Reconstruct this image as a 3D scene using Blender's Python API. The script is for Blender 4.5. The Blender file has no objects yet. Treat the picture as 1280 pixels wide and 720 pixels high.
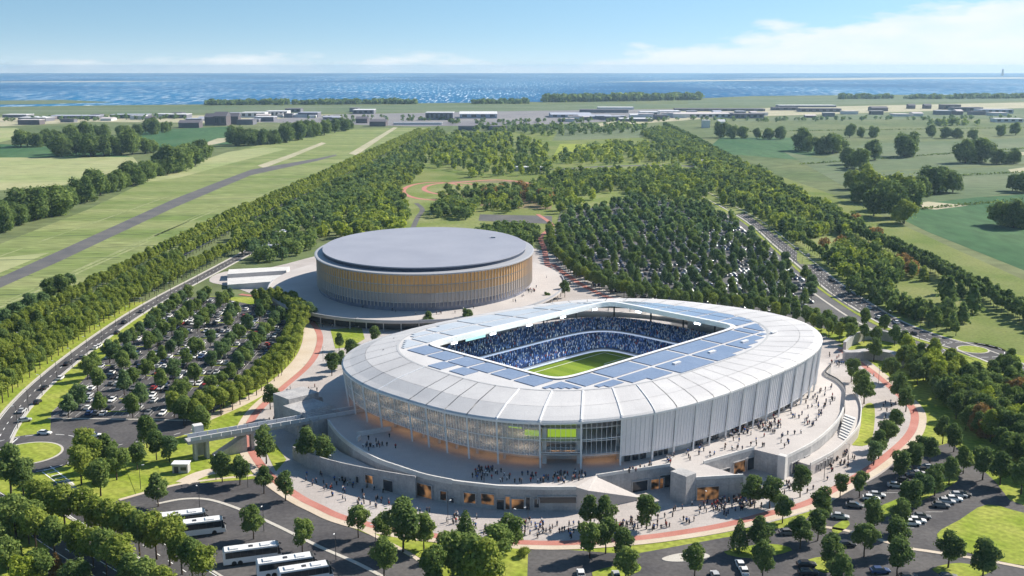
import bpy, math, random
import numpy as np
from mathutils import Vector

# ------------------------------------------------------------------ camera, world, sun
FPX, CAM_H, EYE_Y = 1342.5, 150.0, 83.0          # focal length in photo pixels, camera height (m), eye level row
PITCH = math.atan((360.0 - EYE_Y) / FPX)
scene = bpy.context.scene
col = scene.collection
cam_data = bpy.data.cameras.new("camera")
cam_data.sensor_width = 36.0
cam_data.lens = 36.0 * FPX / 1280.0
cam_data.clip_start = 1.0
cam_data.clip_end = 90000.0
cam = bpy.data.objects.new("camera", cam_data)
cam.location = (0, 0, CAM_H)
cam.rotation_euler = (math.pi / 2 - PITCH, 0, 0)
col.objects.link(cam)
scene.camera = cam

SUN_EL, SUN_AZ = math.radians(36), math.radians(31)   # azimuth measured from +x towards +y
SUN_DIR = Vector((math.cos(SUN_EL) * math.cos(SUN_AZ), math.cos(SUN_EL) * math.sin(SUN_AZ), math.sin(SUN_EL)))
world = bpy.data.worlds.new("World")
scene.world = world
world.use_nodes = True
wn, wl = world.node_tree.nodes, world.node_tree.links
wn.clear()
w_out = wn.new("ShaderNodeOutputWorld")
w_bg = wn.new("ShaderNodeBackground")
w_bg.inputs[1].default_value = 0.076
sky = wn.new("ShaderNodeTexSky")
sky.sky_type = 'NISHITA'
sky.sun_disc = False
sky.sun_elevation = SUN_EL
sky.sun_rotation = math.pi / 2 - SUN_AZ
sky.altitude = 150
sky.air_density = 1.0
sky.dust_density = 0.25
sky.ozone_density = 1.6
# cloud banks near the horizon, from the view direction
tc = wn.new("ShaderNodeTexCoord")
sep = wn.new("ShaderNodeSeparateXYZ")
wl.new(tc.outputs['Generated'], sep.inputs[0])
def wmath(op, a, b=None, c=None, clamp=False):
    n = wn.new("ShaderNodeMath"); n.operation = op; n.use_clamp = clamp
    for i, v in enumerate((a, b, c)):
        if v is None: continue
        if isinstance(v, (int, float)): n.inputs[i].default_value = v
        else: wl.new(v, n.inputs[i])
    return n.outputs[0]
az = wmath('ARCTAN2', sep.outputs[0], sep.outputs[1])         # 0 straight ahead, + to the right
el = wmath('ARCSINE', sep.outputs[2])
cmb = wn.new("ShaderNodeCombineXYZ")
wl.new(wmath('MULTIPLY', az, 9.0), cmb.inputs[0])
wl.new(wmath('MULTIPLY', el, 34.0), cmb.inputs[1])
n1 = wn.new("ShaderNodeTexNoise"); n1.inputs['Scale'].default_value = 1.1; n1.inputs['Detail'].default_value = 9; n1.inputs['Roughness'].default_value = 0.58
wl.new(cmb.outputs[0], n1.inputs['Vector'])
# the top of the bank rises to the right: 0.4 deg ahead-left, about 4 deg far right, then rolls on round the horizon
top = wmath('ADD', wmath('MULTIPLY', wmath('SINE', wmath('ADD', wmath('MULTIPLY', az, 2.6), -0.32)), 0.058), 0.0175)
top = wmath('MAXIMUM', top, 0.006)
d = wmath('SUBTRACT', top, el)
d = wmath('ADD', d, wmath('MULTIPLY', wmath('SUBTRACT', n1.outputs[0], 0.5), 0.075))
mask = wmath('MULTIPLY', wmath('MULTIPLY', d, 95.0, clamp=True), 0.93)
n2 = wn.new("ShaderNodeTexNoise"); n2.inputs['Scale'].default_value = 2.4; n2.inputs['Detail'].default_value = 7
wl.new(cmb.outputs[0], n2.inputs['Vector'])
mask = wmath('MULTIPLY', mask, wmath('ADD', wmath('MULTIPLY', n2.outputs[0], 0.9), 0.4, clamp=True))
hsv = wn.new("ShaderNodeHueSaturation"); hsv.inputs['Saturation'].default_value = 1.0; hsv.inputs['Hue'].default_value = 0.490
wl.new(sky.outputs[0], hsv.inputs['Color'])
# look the sky up a little higher than the view direction: clear blue air down to the horizon, all the way round
lift = wn.new("ShaderNodeVectorMath"); lift.operation = 'ADD'; lift.inputs[1].default_value = (0, 0, 0.10)
wl.new(tc.outputs['Generated'], lift.inputs[0])
nrm_ = wn.new("ShaderNodeVectorMath"); nrm_.operation = 'NORMALIZE'; wl.new(lift.outputs[0], nrm_.inputs[0]); wl.new(nrm_.outputs[0], sky.inputs[0])
mixc = wn.new("ShaderNodeMixRGB")
tint = wn.new('ShaderNodeMixRGB'); tint.blend_type = 'MULTIPLY'; tint.inputs[0].default_value = 1; tint.inputs[2].default_value = (0.86, 0.99, 1.08, 1)
wl.new(hsv.outputs[0], tint.inputs[1]); veil = wn.new('ShaderNodeMixRGB'); veil.inputs[2].default_value = (6.9, 7.6, 8.0, 1); wl.new(tint.outputs[0], veil.inputs[1])   # pale air along the horizon, all the way round
wl.new(wmath('MULTIPLY', wmath('EXPONENT', wmath('MULTIPLY', wmath('ABSOLUTE', el), -60.0)), 0.6), veil.inputs[0])
wl.new(mask, mixc.inputs[0]); wl.new(veil.outputs[0], mixc.inputs[1])
mixc.inputs[2].default_value = (7.7, 8.1, 8.3, 1)
wl.new(mixc.outputs[0], w_bg.inputs[0])
wl.new(w_bg.outputs[0], w_out.inputs[0])

sun_data = bpy.data.lights.new("sun", 'SUN')
sun_data.energy = 5.0
sun_data.angle = math.radians(0.5)
sun_data.color = (1.0, 0.92, 0.80)
sun = bpy.data.objects.new("sun", sun_data)
sun.rotation_euler = (-SUN_DIR).to_track_quat('-Z', 'Y').to_euler()
sun.location = (300, 100, 300)
col.objects.link(sun)

scene.view_settings.view_transform = 'Standard'
scene.view_settings.look = 'None'
scene.view_settings.exposure = 0.72
scene.view_settings.gamma = 1.0
scene.view_settings.use_curve_mapping = False
scene.cycles.max_bounces = 6
scene.cycles.transparent_max_bounces = 16
scene.cycles.volume_bounces = 0

R = random.Random(7)
RN = np.random.default_rng(7)

# ------------------------------------------------------------------ plan helpers
_c, _s = math.cos(PITCH), math.sin(PITCH)
def G(px, py, z=0.0):
    """plan point (x, y) of something seen at photo pixel (px, py) that lies at height z"""
    dx, dz = (px - 640) / FPX, -(py - 360) / FPX
    vy, vz = _c + dz * _s, -_s + dz * _c
    t = (z - CAM_H) / vz
    return (dx * t, vy * t)
def GP(pts, z=0.0): return [G(a, b, z) for a, b in pts]
def in_poly(x, y, poly):
    r = False; j = len(poly) - 1
    for i in range(len(poly)):
        xi, yi = poly[i]; xj, yj = poly[j]
        if (yi > y) != (yj > y) and x < (xj - xi) * (y - yi) / (yj - yi) + xi: r = not r
        j = i
    return r
def smooth(pts, n=8, closed=False):
    P = [np.array(p, float) for p in pts]; out = []
    m = len(P); rng = range(m) if closed else range(m - 1)
    for i in rng:
        if closed: p0, p1, p2, p3 = P[i-1], P[i], P[(i+1) % m], P[(i+2) % m]
        else: p0, p1, p2, p3 = P[max(i-1, 0)], P[i], P[i+1], P[min(i+2, m-1)]
        for k in range(n):
            t = k / n
            out.append(tuple(0.5*((2*p1)+(p2-p0)*t+(2*p0-5*p1+4*p2-p3)*t*t+(3*p1-p0-3*p2+p3)*t**3)))
    if not closed: out.append(tuple(P[-1]))
    return out
def resample(pts, step):
    out = [pts[0]]; acc = 0.0
    for a, b in zip(pts[:-1], pts[1:]):
        L = math.dist(a, b); p = step - acc
        while p <= L:
            f = p / L; out.append(tuple(a[k] + (b[k] - a[k]) * f for k in range(len(a)))); p += step
        acc = (acc + L) % step
    return out

# ------------------------------------------------------------------ materials
MATS = {}
def mat(name, color, rough=0.8, var=0.0, scale=0.1, color2=None, metal=0.0, spec=0.3, bump=0.0, bscale=1.0, emit=None, estr=0.0, detail=6, contrast=(0.35, 0.65), stretch=None, fine=0.0, fscale=3.0):
    m = bpy.data.materials.new(name); m.use_nodes = True
    nt = m.node_tree; n, l = nt.nodes, nt.links
    b = n['Principled BSDF']
    b.inputs['Roughness'].default_value = rough
    b.inputs['Metallic'].default_value = metal
    b.inputs['Specular IOR Level'].default_value = spec
    c = (*color, 1)
    b.inputs['Base Color'].default_value = c
    geo = n.new('ShaderNodeNewGeometry')
    vec = geo.outputs['Position']
    if stretch:
        mp = n.new('ShaderNodeMapping'); mp.inputs['Scale'].default_value = stretch
        l.new(vec, mp.inputs[0]); vec = mp.outputs[0]
    out = None
    if color2 is not None:
        no = n.new('ShaderNodeTexNoise'); no.inputs['Scale'].default_value = scale; no.inputs['Detail'].default_value = detail
        l.new(vec, no.inputs['Vector'])
        mr = n.new('ShaderNodeMapRange'); mr.inputs[1].default_value, mr.inputs[2].default_value = contrast
        l.new(no.outputs[0], mr.inputs[0])
        mx = n.new('ShaderNodeMixRGB'); mx.inputs[1].default_value = c; mx.inputs[2].default_value = (*color2, 1)
        l.new(mr.outputs[0], mx.inputs[0]); out = mx.outputs[0]
    if fine > 0:
        nf = n.new('ShaderNodeTexNoise'); nf.inputs['Scale'].default_value = fscale; nf.inputs['Detail'].default_value = 4
        l.new(vec, nf.inputs['Vector'])
        mr2 = n.new('ShaderNodeMapRange'); mr2.inputs[1].default_value = 0.25; mr2.inputs[2].default_value = 0.75
        mr2.inputs[3].default_value = 1 - fine; mr2.inputs[4].default_value = 1 + fine
        l.new(nf.outputs[0], mr2.inputs[0])
        mul = n.new('ShaderNodeMixRGB'); mul.blend_type = 'MULTIPLY'; mul.inputs[0].default_value = 1
        if out is None: mul.inputs[1].default_value = c
        else: l.new(out, mul.inputs[1])
        l.new(mr2.outputs[0], mul.inputs[2]); out = mul.outputs[0]
    if out is not None: l.new(out, b.inputs['Base Color'])
    if bump > 0:
        nb = n.new('ShaderNodeTexNoise'); nb.inputs['Scale'].default_value = bscale; nb.inputs['Detail'].default_value = 5
        l.new(vec, nb.inputs['Vector'])
        bp = n.new('ShaderNodeBump'); bp.inputs['Strength'].default_value = bump
        l.new(nb.outputs[0], bp.inputs['Height']); l.new(bp.outputs[0], b.inputs['Normal'])
    if emit:
        b.inputs['Emission Color'].default_value = (*emit, 1); b.inputs['Emission Strength'].default_value = estr
    MATS[name] = m
    return m
def leafmat(name, dark, light, trans=0.48, orange=None):
    m = bpy.data.materials.new(name); m.use_nodes = True
    nt = m.node_tree; n, l = nt.nodes, nt.links; n.clear()
    o = n.new('ShaderNodeOutputMaterial')
    geo = n.new('ShaderNodeNewGeometry')
    a = n.new('ShaderNodeTexNoise'); a.inputs['Scale'].default_value = 0.07; a.inputs['Detail'].default_value = 2
    l.new(geo.outputs['Position'], a.inputs['Vector'])
    add = n.new('ShaderNodeMath'); add.operation = 'MULTIPLY_ADD'; add.inputs[1].default_value = 0.55; add.inputs[2].default_value = -0.27
    l.new(geo.outputs['Random Per Island'], add.inputs[0])
    s = n.new('ShaderNodeMath'); s.operation = 'ADD'; l.new(a.outputs[0], s.inputs[0]); l.new(add.outputs[0], s.inputs[1])
    cr = n.new('ShaderNodeValToRGB')
    cr.color_ramp.elements[0].position = 0.25; cr.color_ramp.elements[0].color = (*dark, 1)
    cr.color_ramp.elements[1].position = 0.75; cr.color_ramp.elements[1].color = (*light, 1)
    l.new(s.outputs[0], cr.inputs[0])
    d = n.new('ShaderNodeBsdfDiffuse'); t = n.new('ShaderNodeBsdfTranslucent'); mx = n.new('ShaderNodeMixShader')
    mx.inputs[0].default_value = trans
    l.new(cr.outputs[0], d.inputs[0]); l.new(cr.outputs[0], t.inputs[0])
    l.new(d.outputs[0], mx.inputs[1]); l.new(t.outputs[0], mx.inputs[2]); l.new(mx.outputs[0], o.inputs[0])
    MATS[name] = m; return m
def screenmat(name, color, alpha, rough=0.45):
    """woven metal mesh: part see-through"""
    m = bpy.data.materials.new(name); m.use_nodes = True
    nt = m.node_tree; n, l = nt.nodes, nt.links; n.clear()
    o = n.new('ShaderNodeOutputMaterial'); p = n.new('ShaderNodeBsdfPrincipled'); t = n.new('ShaderNodeBsdfTransparent'); mx = n.new('ShaderNodeMixShader')
    p.inputs['Base Color'].default_value = (*color, 1); p.inputs['Roughness'].default_value = rough; p.inputs['Metallic'].default_value = 0.2
    g = n.new('ShaderNodeNewGeometry'); no = n.new('ShaderNodeTexNoise'); no.inputs['Scale'].default_value = 0.8; no.inputs['Detail'].default_value = 5
    l.new(g.outputs['Position'], no.inputs['Vector'])
    mr = n.new('ShaderNodeMapRange'); mr.inputs[3].default_value = alpha - 0.03; mr.inputs[4].default_value = alpha + 0.03
    mr.inputs[1].default_value = 0.3; mr.inputs[2].default_value = 0.7
    l.new(no.outputs[0], mr.inputs[0]); l.new(mr.outputs[0], mx.inputs[0])
    l.new(t.outputs[0], mx.inputs[1]); l.new(p.outputs[0], mx.inputs[2]); l.new(mx.outputs[0], o.inputs[0])
    MATS[name] = m; return m

mat('grass', (0.12, 0.17, 0.035), 0.95, color2=(0.20, 0.22, 0.075), scale=0.02, fine=0.25, fscale=0.5, spec=0.1)
mat('ground', (0.095, 0.135, 0.050), 0.95, color2=(0.165, 0.185, 0.085), scale=0.004, fine=0.3, fscale=0.05, spec=0.1)
mat('lawn', (0.20, 0.265, 0.028), 0.95, color2=(0.30, 0.325, 0.065), scale=0.07, fine=0.3, fscale=0.6, spec=0.1)
mat('meadow', (0.15, 0.205, 0.06), 0.95, color2=(0.25, 0.275, 0.115), scale=0.012, fine=0.5, fscale=0.22, spec=0.1, stretch=(0.22, 1.5, 1))
mat('field_pale', (0.36, 0.36, 0.19), 0.95, color2=(0.26, 0.31, 0.13), scale=0.006, fine=0.2, fscale=0.06, stretch=(0.6, 1, 1), spec=0.1)
mat('field_green', (0.038, 0.105, 0.040), 0.95, color2=(0.070, 0.140, 0.060), scale=0.01, fine=0.25, fscale=0.1, stretch=(1, 0.3, 1), spec=0.1)
mat('field_dull', (0.10, 0.145, 0.070), 0.95, color2=(0.155, 0.185, 0.105), scale=0.006, fine=0.25, fscale=0.08, stretch=(0.5, 1.0, 1), spec=0.1)
mat('field_sand', (0.45, 0.41, 0.30), 0.95, color2=(0.36, 0.35, 0.22), scale=0.01, fine=0.15, fscale=0.1, spec=0.1)
mat('mud', (0.20, 0.19, 0.21), 0.9, color2=(0.25, 0.24, 0.24), scale=0.003, fine=0.1, fscale=0.02, spec=0.1)
mat('asphalt', (0.066, 0.063, 0.068), 0.9, color2=(0.112, 0.106, 0.106), scale=0.045, fine=0.25, fscale=0.7, spec=0.2)
mat('asphalt_pale', (0.10, 0.10, 0.105), 0.9, color2=(0.14, 0.135, 0.13), scale=0.05, fine=0.15, fscale=1.0, spec=0.2)
mat('paving', (0.41, 0.37, 0.35), 0.85, color2=(0.49, 0.45, 0.43), scale=0.035, fine=0.12, fscale=1.6, spec=0.2)
mat('deck', (0.46, 0.425, 0.41), 0.8, color2=(0.52, 0.485, 0.465), scale=0.04, fine=0.08, fscale=2.0, spec=0.25)
mat('red_path', (0.42, 0.165, 0.13), 0.85, color2=(0.49, 0.225, 0.185), scale=0.1, fine=0.12, fscale=2.0, spec=0.2)
mat('sand_path', (0.52, 0.43, 0.33), 0.9, color2=(0.57, 0.49, 0.40), scale=0.08, fine=0.1, fscale=1.5, spec=0.2)
mat('kerb', (0.50, 0.47, 0.42), 0.85, fine=0.12, fscale=2.0)
mat('paint', (0.78, 0.78, 0.76), 0.7, fine=0.15, fscale=3)
mat('concrete', (0.46, 0.45, 0.445), 0.8, color2=(0.36, 0.355, 0.36), scale=0.25, fine=0.18, fscale=1.3, bump=0.15, bscale=2.0)
mat('concrete_white', (0.66, 0.645, 0.62), 0.75, color2=(0.58, 0.565, 0.55), scale=0.2, fine=0.08, fscale=1.5)
mat('roof_white', (0.63, 0.62, 0.62), 0.55, color2=(0.55, 0.54, 0.545), scale=0.06, fine=0.07, fscale=2.0, spec=0.2)
mat('roof_grid', (0.80, 0.80, 0.81), 0.4, fine=0.03, fscale=1.0)
mat('screen_line', (0.60, 0.61, 0.64), 0.5)
mat('column_white', (0.78, 0.78, 0.78), 0.5)
mat('solar', (0.20, 0.25, 0.36), 0.10, color2=(0.25, 0.30, 0.41), scale=0.05, spec=0.9, fine=0.12, fscale=1.0)
mat('glass_and_sky_sheen', (0.46, 0.50, 0.55), 0.3, color2=(0.53, 0.56, 0.60), scale=0.1, spec=0.6)  # parapet glass; on far roof panels its paleness paints in reflected sky
mat('soffit', (0.42, 0.43, 0.45), 0.8, fine=0.1)
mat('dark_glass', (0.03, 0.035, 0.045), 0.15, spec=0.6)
mat('dark_metal', (0.05, 0.05, 0.055), 0.5)
mat('inner_wall', (0.68, 0.65, 0.61), 0.8, color2=(0.48, 0.46, 0.44), scale=0.12, fine=0.15)
mat('slab', (0.52, 0.51, 0.50), 0.8)
mat('warm_light', (0.8, 0.55, 0.3), 0.7, emit=(1.0, 0.56, 0.24), estr=1.6)
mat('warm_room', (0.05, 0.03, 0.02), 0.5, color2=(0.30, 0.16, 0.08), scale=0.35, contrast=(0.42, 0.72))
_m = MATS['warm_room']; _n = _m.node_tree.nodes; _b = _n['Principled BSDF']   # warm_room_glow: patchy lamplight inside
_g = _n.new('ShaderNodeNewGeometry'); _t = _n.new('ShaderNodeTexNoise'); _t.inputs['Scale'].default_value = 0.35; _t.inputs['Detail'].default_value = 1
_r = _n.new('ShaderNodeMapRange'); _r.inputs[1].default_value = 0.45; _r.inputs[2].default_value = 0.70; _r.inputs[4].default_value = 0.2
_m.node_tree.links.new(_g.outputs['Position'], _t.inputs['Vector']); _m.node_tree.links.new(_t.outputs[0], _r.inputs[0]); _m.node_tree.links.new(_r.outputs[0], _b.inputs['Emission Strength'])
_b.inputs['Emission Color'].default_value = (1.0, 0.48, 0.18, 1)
mat('room_light', (0.8, 0.7, 0.55), 0.7, emit=(1.0, 0.82, 0.62), estr=3.2)
mat('flood_lamp', (0.9, 0.95, 1.0), 0.5, emit=(0.8, 0.92, 1.0), estr=14)
mat('led', (0.6, 0.65, 0.8), 0.5, emit=(0.7, 0.8, 1.0), estr=0.25)
mat('green_view_glow', (0.45, 0.60, 0.05), 0.6, emit=(0.5, 0.72, 0.05), estr=0.28)  # glow stands in for the lit green view through the corner
mat('score_screen', (0.35, 0.55, 0.6), 0.4, emit=(0.45, 0.8, 0.8), estr=0.6)
mat('pitch_a', (0.14, 0.21, 0.02), 0.9, fine=0.15, fscale=1.0, spec=0.1)
mat('pitch_b', (0.18, 0.25, 0.025), 0.9, fine=0.15, fscale=1.0, spec=0.1)
mat('stand', (0.03, 0.06, 0.16), 0.8, fine=0.2)
mat('stand_pale', (0.30, 0.33, 0.42), 0.8, fine=0.1)
mat('bronze_mid', (0.60, 0.37, 0.17), 0.4, color2=(0.51, 0.31, 0.14), scale=0.06, spec=0.5)
mat('bronze_glass', (0.37, 0.32, 0.29), 0.3, color2=(0.31, 0.29, 0.29), scale=0.06, spec=0.5)
mat('bronze', (0.70, 0.40, 0.14), 0.42, color2=(0.60, 0.33, 0.11), scale=0.05, metal=0.25, spec=0.5)
mat('fin', (0.60, 0.52, 0.44), 0.5)
mat('arena_glass', (0.17, 0.18, 0.23), 0.25, spec=0.5, fine=0.25, fscale=0.3)
mat('arena_roof', (0.28, 0.295, 0.355), 0.6, color2=(0.32, 0.335, 0.395), scale=0.03, fine=0.05, fscale=0.8)
mat('arena_rim', (0.36, 0.37, 0.40), 0.5, fine=0.06)
mat('navy', (0.02, 0.035, 0.075), 0.4)
mat('bark', (0.07, 0.05, 0.035), 0.9, fine=0.3, fscale=4)
mat('soil', (0.22, 0.16, 0.10), 0.95, color2=(0.16, 0.15, 0.06), scale=0.08, fine=0.25, fscale=0.8)
mat('sandbank', (0.42, 0.42, 0.36), 0.9, fine=0.1, fscale=0.01)
leafmat('leaf_dark', (0.082, 0.14, 0.046), (0.22, 0.295, 0.092))
leafmat('leaf_mid', (0.112, 0.178, 0.05), (0.28, 0.36, 0.102))
leafmat('leaf_avenue', (0.158, 0.22, 0.038), (0.355, 0.41, 0.09))
leafmat('leaf_lime', (0.23, 0.3, 0.036), (0.42, 0.48, 0.084))
leafmat('leaf_autumn', (0.24, 0.15, 0.05), (0.38, 0.25, 0.1))
leafmat('leaf_cool', (0.086, 0.155, 0.064), (0.225, 0.318, 0.126))
screenmat('screen_dense', (0.88, 0.88, 0.91), 0.86)
screenmat('screen_open', (0.90, 0.90, 0.92), 0.27)
for nm, c in dict(car_white=(0.72, 0.72, 0.72), car_silver=(0.42, 0.43, 0.45), car_grey=(0.14, 0.145, 0.155), car_black=(0.02, 0.02, 0.025), car_blue=(0.03, 0.06, 0.16), car_red=(0.30, 0.03, 0.03)).items():
    mat(nm, c, 0.45, spec=0.4)
mat('car_glass', (0.02, 0.025, 0.03), 0.08, spec=0.7)
mat('tyre', (0.02, 0.02, 0.02), 0.9)
mat('lamp_red', (0.4, 0.02, 0.02), 0.3)
mat('lamp_clear', (0.8, 0.8, 0.78), 0.2)
mat('skin', (0.35, 0.20, 0.13), 0.7)
mat('trousers', (0.025, 0.027, 0.035), 0.9)
for nm, c in dict(top_black=(0.02, 0.02, 0.025), top_navy=(0.03, 0.05, 0.12), top_white=(0.7, 0.7, 0.7), top_red=(0.38, 0.04, 0.04), top_blue=(0.05, 0.14, 0.42), top_grey=(0.12, 0.12, 0.13)).items():
    mat(nm, c, 0.85)

def overlay(name, kind, size, amount):
    """multiply a material's own colour by slab-to-slab tone differences or mowing bands"""
    m = MATS[name]; n, l = m.node_tree.nodes, m.node_tree.links; b = n['Principled BSDF']; src = b.inputs['Base Color'].links[0].from_socket
    g = n.new('ShaderNodeNewGeometry'); mx = n.new('ShaderNodeMixRGB'); mx.blend_type = 'MULTIPLY'; mx.inputs[0].default_value = 1
    if kind == 'slabs':
        t = n.new('ShaderNodeTexBrick'); t.inputs['Scale'].default_value = 1; t.inputs['Brick Width'].default_value = size; t.inputs['Row Height'].default_value = size*0.6; t.inputs['Mortar Size'].default_value = size*0.02
        t.inputs['Color1'].default_value = (1, 1, 1, 1); t.inputs['Color2'].default_value = (1-amount, 1-amount, 1-amount, 1); t.inputs['Mortar'].default_value = (1-2.2*amount, 1-2.2*amount, 1-2.2*amount, 1)
        l.new(g.outputs['Position'], t.inputs['Vector']); l.new(t.outputs['Color'], mx.inputs[2])
    else:
        t = n.new('ShaderNodeTexWave'); t.inputs['Scale'].default_value = 0.314/size*2; t.inputs['Distortion'].default_value = 1.5; t.inputs['Detail'].default_value = 2; t.bands_direction = 'DIAGONAL'
        r = n.new('ShaderNodeMapRange'); r.inputs[3].default_value = 1-amount; r.inputs[4].default_value = 1+amount
        l.new(g.outputs['Position'], t.inputs['Vector']); l.new(t.outputs['Fac'], r.inputs[0]); l.new(r.outputs[0], mx.inputs[2])
    l.new(src, mx.inputs[1]); l.new(mx.outputs[0], b.inputs['Base Color'])
overlay('paving', 'slabs', 5.0, 0.07); overlay('deck', 'slabs', 4.0, 0.05); overlay('concrete', 'slabs', 3.2, 0.06); overlay('lawn', 'bands', 5.0, 0.08); overlay('roof_white', 'slabs', 9.0, 0.025)
# ------------------------------------------------------------------ mesh helpers
class MB:
    def __init__(s): s.v = []; s.f = []; s.m = []
    def add(s, v, f, m=0):
        o = len(s.v); s.v += [tuple(p) for p in v]; s.f += [tuple(i + o for i in q) for q in f]; s.m += [m] * len(f)
    def box(s, x0, x1, y0, y1, z0, z1, m=0):
        s.add([(x0,y0,z0),(x1,y0,z0),(x1,y1,z0),(x0,y1,z0),(x0,y0,z1),(x1,y0,z1),(x1,y1,z1),(x0,y1,z1)],
              [(3,2,1,0),(4,5,6,7),(0,1,5,4),(1,2,6,5),(2,3,7,6),(3,0,4,7)], m)
    def prism(s, pts, z0, z1, m=0, bottom=True):
        """vertical prism over a plan polygon; z1 may be a list (one height per corner)"""
        n = len(pts); area = sum(pts[i][0]*pts[(i+1)%n][1]-pts[(i+1)%n][0]*pts[i][1] for i in range(n))
        zt = list(z1) if isinstance(z1, (list, tuple)) else [z1]*n
        pts = list(pts)
        if area < 0: pts.reverse(); zt.reverse()
        v = [(p[0],p[1],z0) for p in pts] + [(p[0],p[1],zt[i]) for i, p in enumerate(pts)]
        f = [tuple(range(n, 2*n))] + [(i,(i+1)%n,(i+1)%n+n,i+n) for i in range(n)]
        if bottom: f.append(tuple(range(n-1,-1,-1)))
        s.add(v, f, m)
    def beam(s, a, b, w, h=None, m=0):
        """square bar from a to b"""
        a, b = Vector(a), Vector(b); d = (b-a).normalized(); h = h or w
        up = Vector((0,0,1)) if abs(d.z) < 0.9 else Vector((1,0,0))
        x = d.cross(up).normalized()*w/2; y = x.normalized().cross(d).normalized()*h/2
        s.add([a-x-y,a+x-y,a+x+y,a-x+y,b-x-y,b+x-y,b+x+y,b-x+y], [(3,2,1,0),(4,5,6,7),(0,1,5,4),(1,2,6,5),(2,3,7,6),(3,0,4,7)], m)
    def tube(s, pts, rad, n=6, m=0):
        V = []; P = [Vector(p) for p in pts]
        for i, p in enumerate(P):
            d = (P[min(i+1,len(P)-1)]-P[max(i-1,0)]).normalized()
            up = Vector((0,0,1)) if abs(d.z) < 0.9 else Vector((1,0,0))
            x = d.cross(up).normalized(); y = x.cross(d).normalized()
            r = rad[i] if isinstance(rad, (list, tuple)) else rad
            V += [p + x*math.cos(2*math.pi*k/n)*r + y*math.sin(2*math.pi*k/n)*r for k in range(n)]
        Fc = [(i*n+k, i*n+(k+1)%n, (i+1)*n+(k+1)%n, (i+1)*n+k) for i in range(len(P)-1) for k in range(n)]
        Fc += [tuple(range(n-1,-1,-1)), tuple(range((len(P)-1)*n, len(P)*n))]
        s.add(V, Fc, m)
    def mesh(s, name, mats, smooth=False):
        me = bpy.data.meshes.new(name); me.from_pydata(s.v, [], s.f)
        for q in (mats if isinstance(mats, (list, tuple)) else [mats]): me.materials.append(MATS[q])
        if isinstance(mats, (list, tuple)) and len(mats) > 1: me.polygons.foreach_set('material_index', s.m)
        if smooth: me.polygons.foreach_set('use_smooth', [True]*len(me.polygons))
        me.update(); return me
    def build(s, name, mats, parent=None, smooth=False):
        return link(name, s.mesh(name, mats, smooth), parent)
def link(name, data, parent=None, loc=None, rz=None, scale=None):
    o = bpy.data.objects.new(name, data); col.objects.link(o)
    if parent is not None: o.parent = parent
    if loc is not None: o.location = loc
    if rz is not None: o.rotation_euler = (0, 0, rz)
    if scale is not None: o.scale = scale
    return o
def tag(o, label=None, category=None, group=None, kind=None):
    if label: o['label'] = label
    if category: o['category'] = category
    if group: o['group'] = group
    if kind: o['kind'] = kind
    return o
def thing(name, label, category, loc=(0,0,0), rz=0.0, group=None, scale=None):
    return tag(link(name, None, None, loc, rz, scale), label, category, group)
def np_mesh(name, V, Q, mats, midx=None, smooth=False):
    """quads from numpy arrays, fast"""
    me = bpy.data.meshes.new(name)
    nv, nf = len(V), len(Q)
    me.vertices.add(nv); me.vertices.foreach_set('co', np.ascontiguousarray(V, np.float32).ravel())
    me.loops.add(nf*4); me.loops.foreach_set('vertex_index', np.ascontiguousarray(Q, np.int32).ravel())
    me.polygons.add(nf); me.polygons.foreach_set('loop_start', np.arange(0, nf*4, 4, dtype=np.int32))
    for q in (mats if isinstance(mats, (list, tuple)) else [mats]): me.materials.append(MATS[q])
    if midx is not None: me.polygons.foreach_set('material_index', np.ascontiguousarray(midx, np.int32))
    me.update(calc_edges=True); me.validate()
    return me
def sheet(name, pts, z, m, parent=None, kind='structure'):
    mb = MB(); n = len(pts)
    area = sum(pts[i][0]*pts[(i+1)%n][1]-pts[(i+1)%n][0]*pts[i][1] for i in range(n))
    if area < 0: pts = list(reversed(pts))
    mb.add([(p[0],p[1],z) for p in pts], [tuple(range(n))])
    o = mb.build(name, m, parent)
    if parent is None: tag(o, kind=kind)
    return o
def raised(name, pts, z1, m, parent=None, z0=-0.05):
    mb = MB(); mb.prism(pts, z0, z1, bottom=False); o = mb.build(name, m, parent)
    if parent is None: tag(o, kind='structure')
    return o
def offset_line(pts, d):
    out = []
    for i, p in enumerate(pts):
        a, b = pts[max(i-1,0)], pts[min(i+1,len(pts)-1)]
        tx, ty = b[0]-a[0], b[1]-a[1]; L = math.hypot(tx, ty) or 1
        out.append((p[0] - ty/L*d, p[1] + tx/L*d))
    return out
def ribbon(name, pts, d0, d1, z, m, parent=None, thick=0.0):
    """strip along a plan polyline between offsets d0 and d1 (left of travel is +)"""
    A, B = offset_line(pts, d0), offset_line(pts, d1); n = len(pts); mb = MB()
    v = [(p[0],p[1],z) for p in A] + [(p[0],p[1],z) for p in B]
    lo = d1 > d0
    mb.add(v, [((i,i+1,n+i+1,n+i) if lo else (n+i,n+i+1,i+1,i)) for i in range(n-1)])
    if thick:
        for L_ in (A, B):
            mb.add([(p[0],p[1],z) for p in L_] + [(p[0],p[1],z-thick) for p in L_], [(i,i+1,n+i+1,n+i) for i in range(n-1)])
    o = mb.build(name, m, parent)
    if parent is None: tag(o, kind='structure')
    return o
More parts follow.
